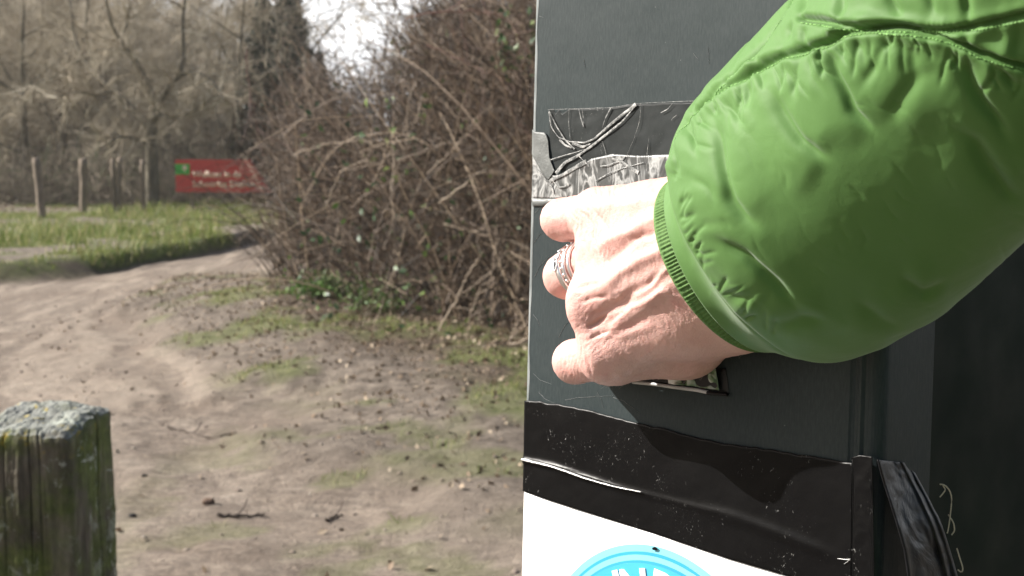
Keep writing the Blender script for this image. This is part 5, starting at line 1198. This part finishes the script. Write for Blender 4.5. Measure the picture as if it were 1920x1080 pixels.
# stitches along the quilting seams
th_m = twig_mat('green_thread', [(0, (.17, .36, .10)), (1, (.22, .42, .13))], .6)
from mathutils.kdtree import KDTree
kd = KDTree(NA*NTH); P2l = np.stack([X, Y], -1); ff = np.where(face > .2)[0]
kd = KDTree(len(ff))
for i in ff: kd.insert((P2l[i, 0], P2l[i, 1], 0), int(i))
kd.balance(); Vflat = Vn.reshape(-1, 3)
def seam_stitches(pts, step=7.5, ln=4.5, off=0):
    pts = np.array(pts, float); seg = np.hypot(*np.diff(pts, axis=0).T); cum = np.concatenate([[0], np.cumsum(seg)]); out = []
    for s_ in np.arange(0, cum[-1]-ln, step):
        q = []
        for e in np.linspace(0, ln, 4):
            x = np.interp(s_+e, cum, pts[:, 0]); y = np.interp(s_+e, cum, pts[:, 1])+off; _, i, dd = kd.find((x, y, 0))
            if dd > 6: break
            q.append(Vflat[i]+N[i]*.12)
        if len(q) == 4: out.append(q)
    return out
for nm, pts, off in (('seam_stitching', SA, 9), ('seam_stitching', SCm, 9), ('seam_stitching', SB, 8)):
    o_ = np.array(seam_stitches([(a, b) for a, b in pts], off=off))
    if len(o_):
        v, f = tubes(o_/1000., .00028, 5); link(nm, mesh(nm, c2w(v), [f]), th_m, sleeve)

# ------------------------------------------------------------------ the rest of the person, unseen, added to block skylight from the right; faces left
def wsdf(lo, hi, h, cones):
    q = SDF(np.array(lo)*1000., np.array(hi)*1000., h)
    for a, b, ra, rb, k in cones: q.cone(np.array(a)*1000., np.array(b)*1000., ra*1000., rb*1000., k*1000.)
    V, Fq = q.surface(); return V, Fq
el = c2w(Vn.reshape(NA, NTH, 3)[-1].mean(0)/1000.)
JC = [((.56, -.12, .92), (.55, -.11, 1.30), .185, .19, .08), ((.55, -.11, 1.28), (.54, -.10, 1.42), .185, .14, .08), ((.53, .08, 1.41), (.56, -.29, 1.41), .095, .095, .09),
      ((.53, .09, 1.41), tuple(el), .10, .078, .05), (tuple(el), tuple(el+(c2w(Vn.reshape(NA, NTH, 3)[-20].mean(0)/1000.)-el)*1.0), .079, .066, .03),
      ((.57, -.30, 1.40), (.56, -.36, 1.12), .085, .075, .05), ((.56, -.36, 1.12), (.42, -.30, .97), .075, .06, .03), ((.545, -.10, 1.44), (.53, -.10, 1.53), .09, .085, .03)]
V, Fq = wsdf((.05, -.52, .68), (.85, .62, 1.86), 7.0, JC); N = vnormals(V, Fq)
zq = V[:, 2]/88.; V = V-N*(5.0*np.exp(-((zq-np.round(zq))*88/9.)**2)*(V[:, 2] < 1440)*(V[:, 1] < 110))[:, None]+N*(2.5*fbm(V/60., 3, 3))[:, None]
link('jacket_body', mesh('jacket_body', V/1000., [Fq[:, ::-1]]), ny.m, person)
TC = [((.56, -.05, .90), (.55, -.02, .48), .105, .075, .05), ((.55, -.02, .48), (.56, -.01, .09), .074, .055, .03), ((.57, -.20, .90), (.57, -.22, .48), .105, .075, .05), ((.57, -.22, .48), (.58, -.22, .09), .074, .055, .03), ((.56, -.12, .98), (.56, -.12, .88), .15, .14, .06)]
V, Fq = wsdf((.36, -.44, .02), (.80, .16, 1.10), 7.0, TC); N = vnormals(V, Fq); V = V+N*(3*fbm(V/np.array([40., 40, 90]), 3, 8))[:, None]
dk = M('dark_denim'); dk.col(dk.ramp(dk.noise(dk.coord(), 20, 4), [(.3, (.012, .014, .022)), (.7, (.024, .027, .04))])); dk.set(Roughness=.85)
link('trousers', mesh('trousers', V/1000., [Fq[:, ::-1]]), dk.m, person)
for y_ in (-.01, -.22):
    V, Fq = wsdf((.22, y_-.09, -.04), (.72, y_+.09, .16), 5.0, [((.60, y_, .045), (.38, y_, .035), .045, .038, .02), ((.58, y_, .10), (.58, y_, .06), .055, .05, .03)]); V[:, 2] = np.maximum(V[:, 2], 2)
    V[:, 2] += float(height(np.array(.5), np.array(y_)))*1000; link('shoe', mesh('shoe', V/1000., [Fq[:, ::-1]]), TB, person)
hc = np.array([.50, -.10, 1.70])
HC = [(hc+[.0, 0, -.20], hc+[.01, 0, -.08], .058, .056, .02), (hc+[.015, 0, .02], hc+[-.015, 0, .03], .088, .084, .03), (hc+[-.02, 0, -.05], hc+[-.035, 0, -.085], .062, .036, .04), (hc+[-.098, 0, .005], hc+[-.118, 0, -.032], .010, .015, .012),
      (hc+[-.088, -.034, -.02], hc+[-.086, -.04, -.022], .018, .018, .02), (hc+[-.088, .034, -.02], hc+[-.086, .04, -.022], .018, .018, .02), (hc+[-.092, -.03, .028], hc+[-.092, .03, .028], .012, .012, .012),
      (hc+[-.094, -.018, -.062], hc+[-.094, .018, -.062], .007, .007, .008), (hc+[-.09, -.014, -.072], hc+[-.09, .014, -.072], .008, .008, .008), (hc+[.01, -.088, .0], hc+[.016, -.092, -.03], .014, .010, .006), (hc+[.01, .088, .0], hc+[.016, .092, -.03], .014, .010, .006)]
V, Fq = wsdf(hc-[.16, .13, .24], hc+[.13, .13, .15], 3.2, HC); link('head', mesh('head', V/1000., [Fq[:, ::-1]]), m_skin, person)
for sy in (-1, 1):
    v, f = sph((hc+np.array([-.085, sy*.031, .002]))*1000, 8.2); link('eye', mesh('eye', v/1000., [f]), WH, person)
    v, f = sph((hc+np.array([-.0905, sy*.031, .002]))*1000, 3.6); link('iris', mesh('iris', v/1000., [f]), onyx.m, person)
V, Fq = wsdf(hc-[.16, .14, .18], hc+[.15, .14, .17], 3.5, [(hc+[.03, 0, .035], hc+[-.012, 0, .052], .100, .090, .03), (hc+[.045, 0, -.04], hc+[.04, 0, .02], .075, .09, .03)]); N = vnormals(V, Fq)
V = V+N*(2.5*fbm(V/np.array([6., 6, 30]), 3, 3))[:, None]; keep = ~((V[:, 0] < hc[0]*1000-60) & (V[:, 2] < hc[2]*1000+55)); 
hm = twig_mat('grey_brown_hair', [(0, (.10, .08, .065)), (1, (.12, .10, .08))], .6); link('hair', mesh('hair', V/1000., [Fq[keep[Fq].all(1)][:, ::-1]]), hm, person)
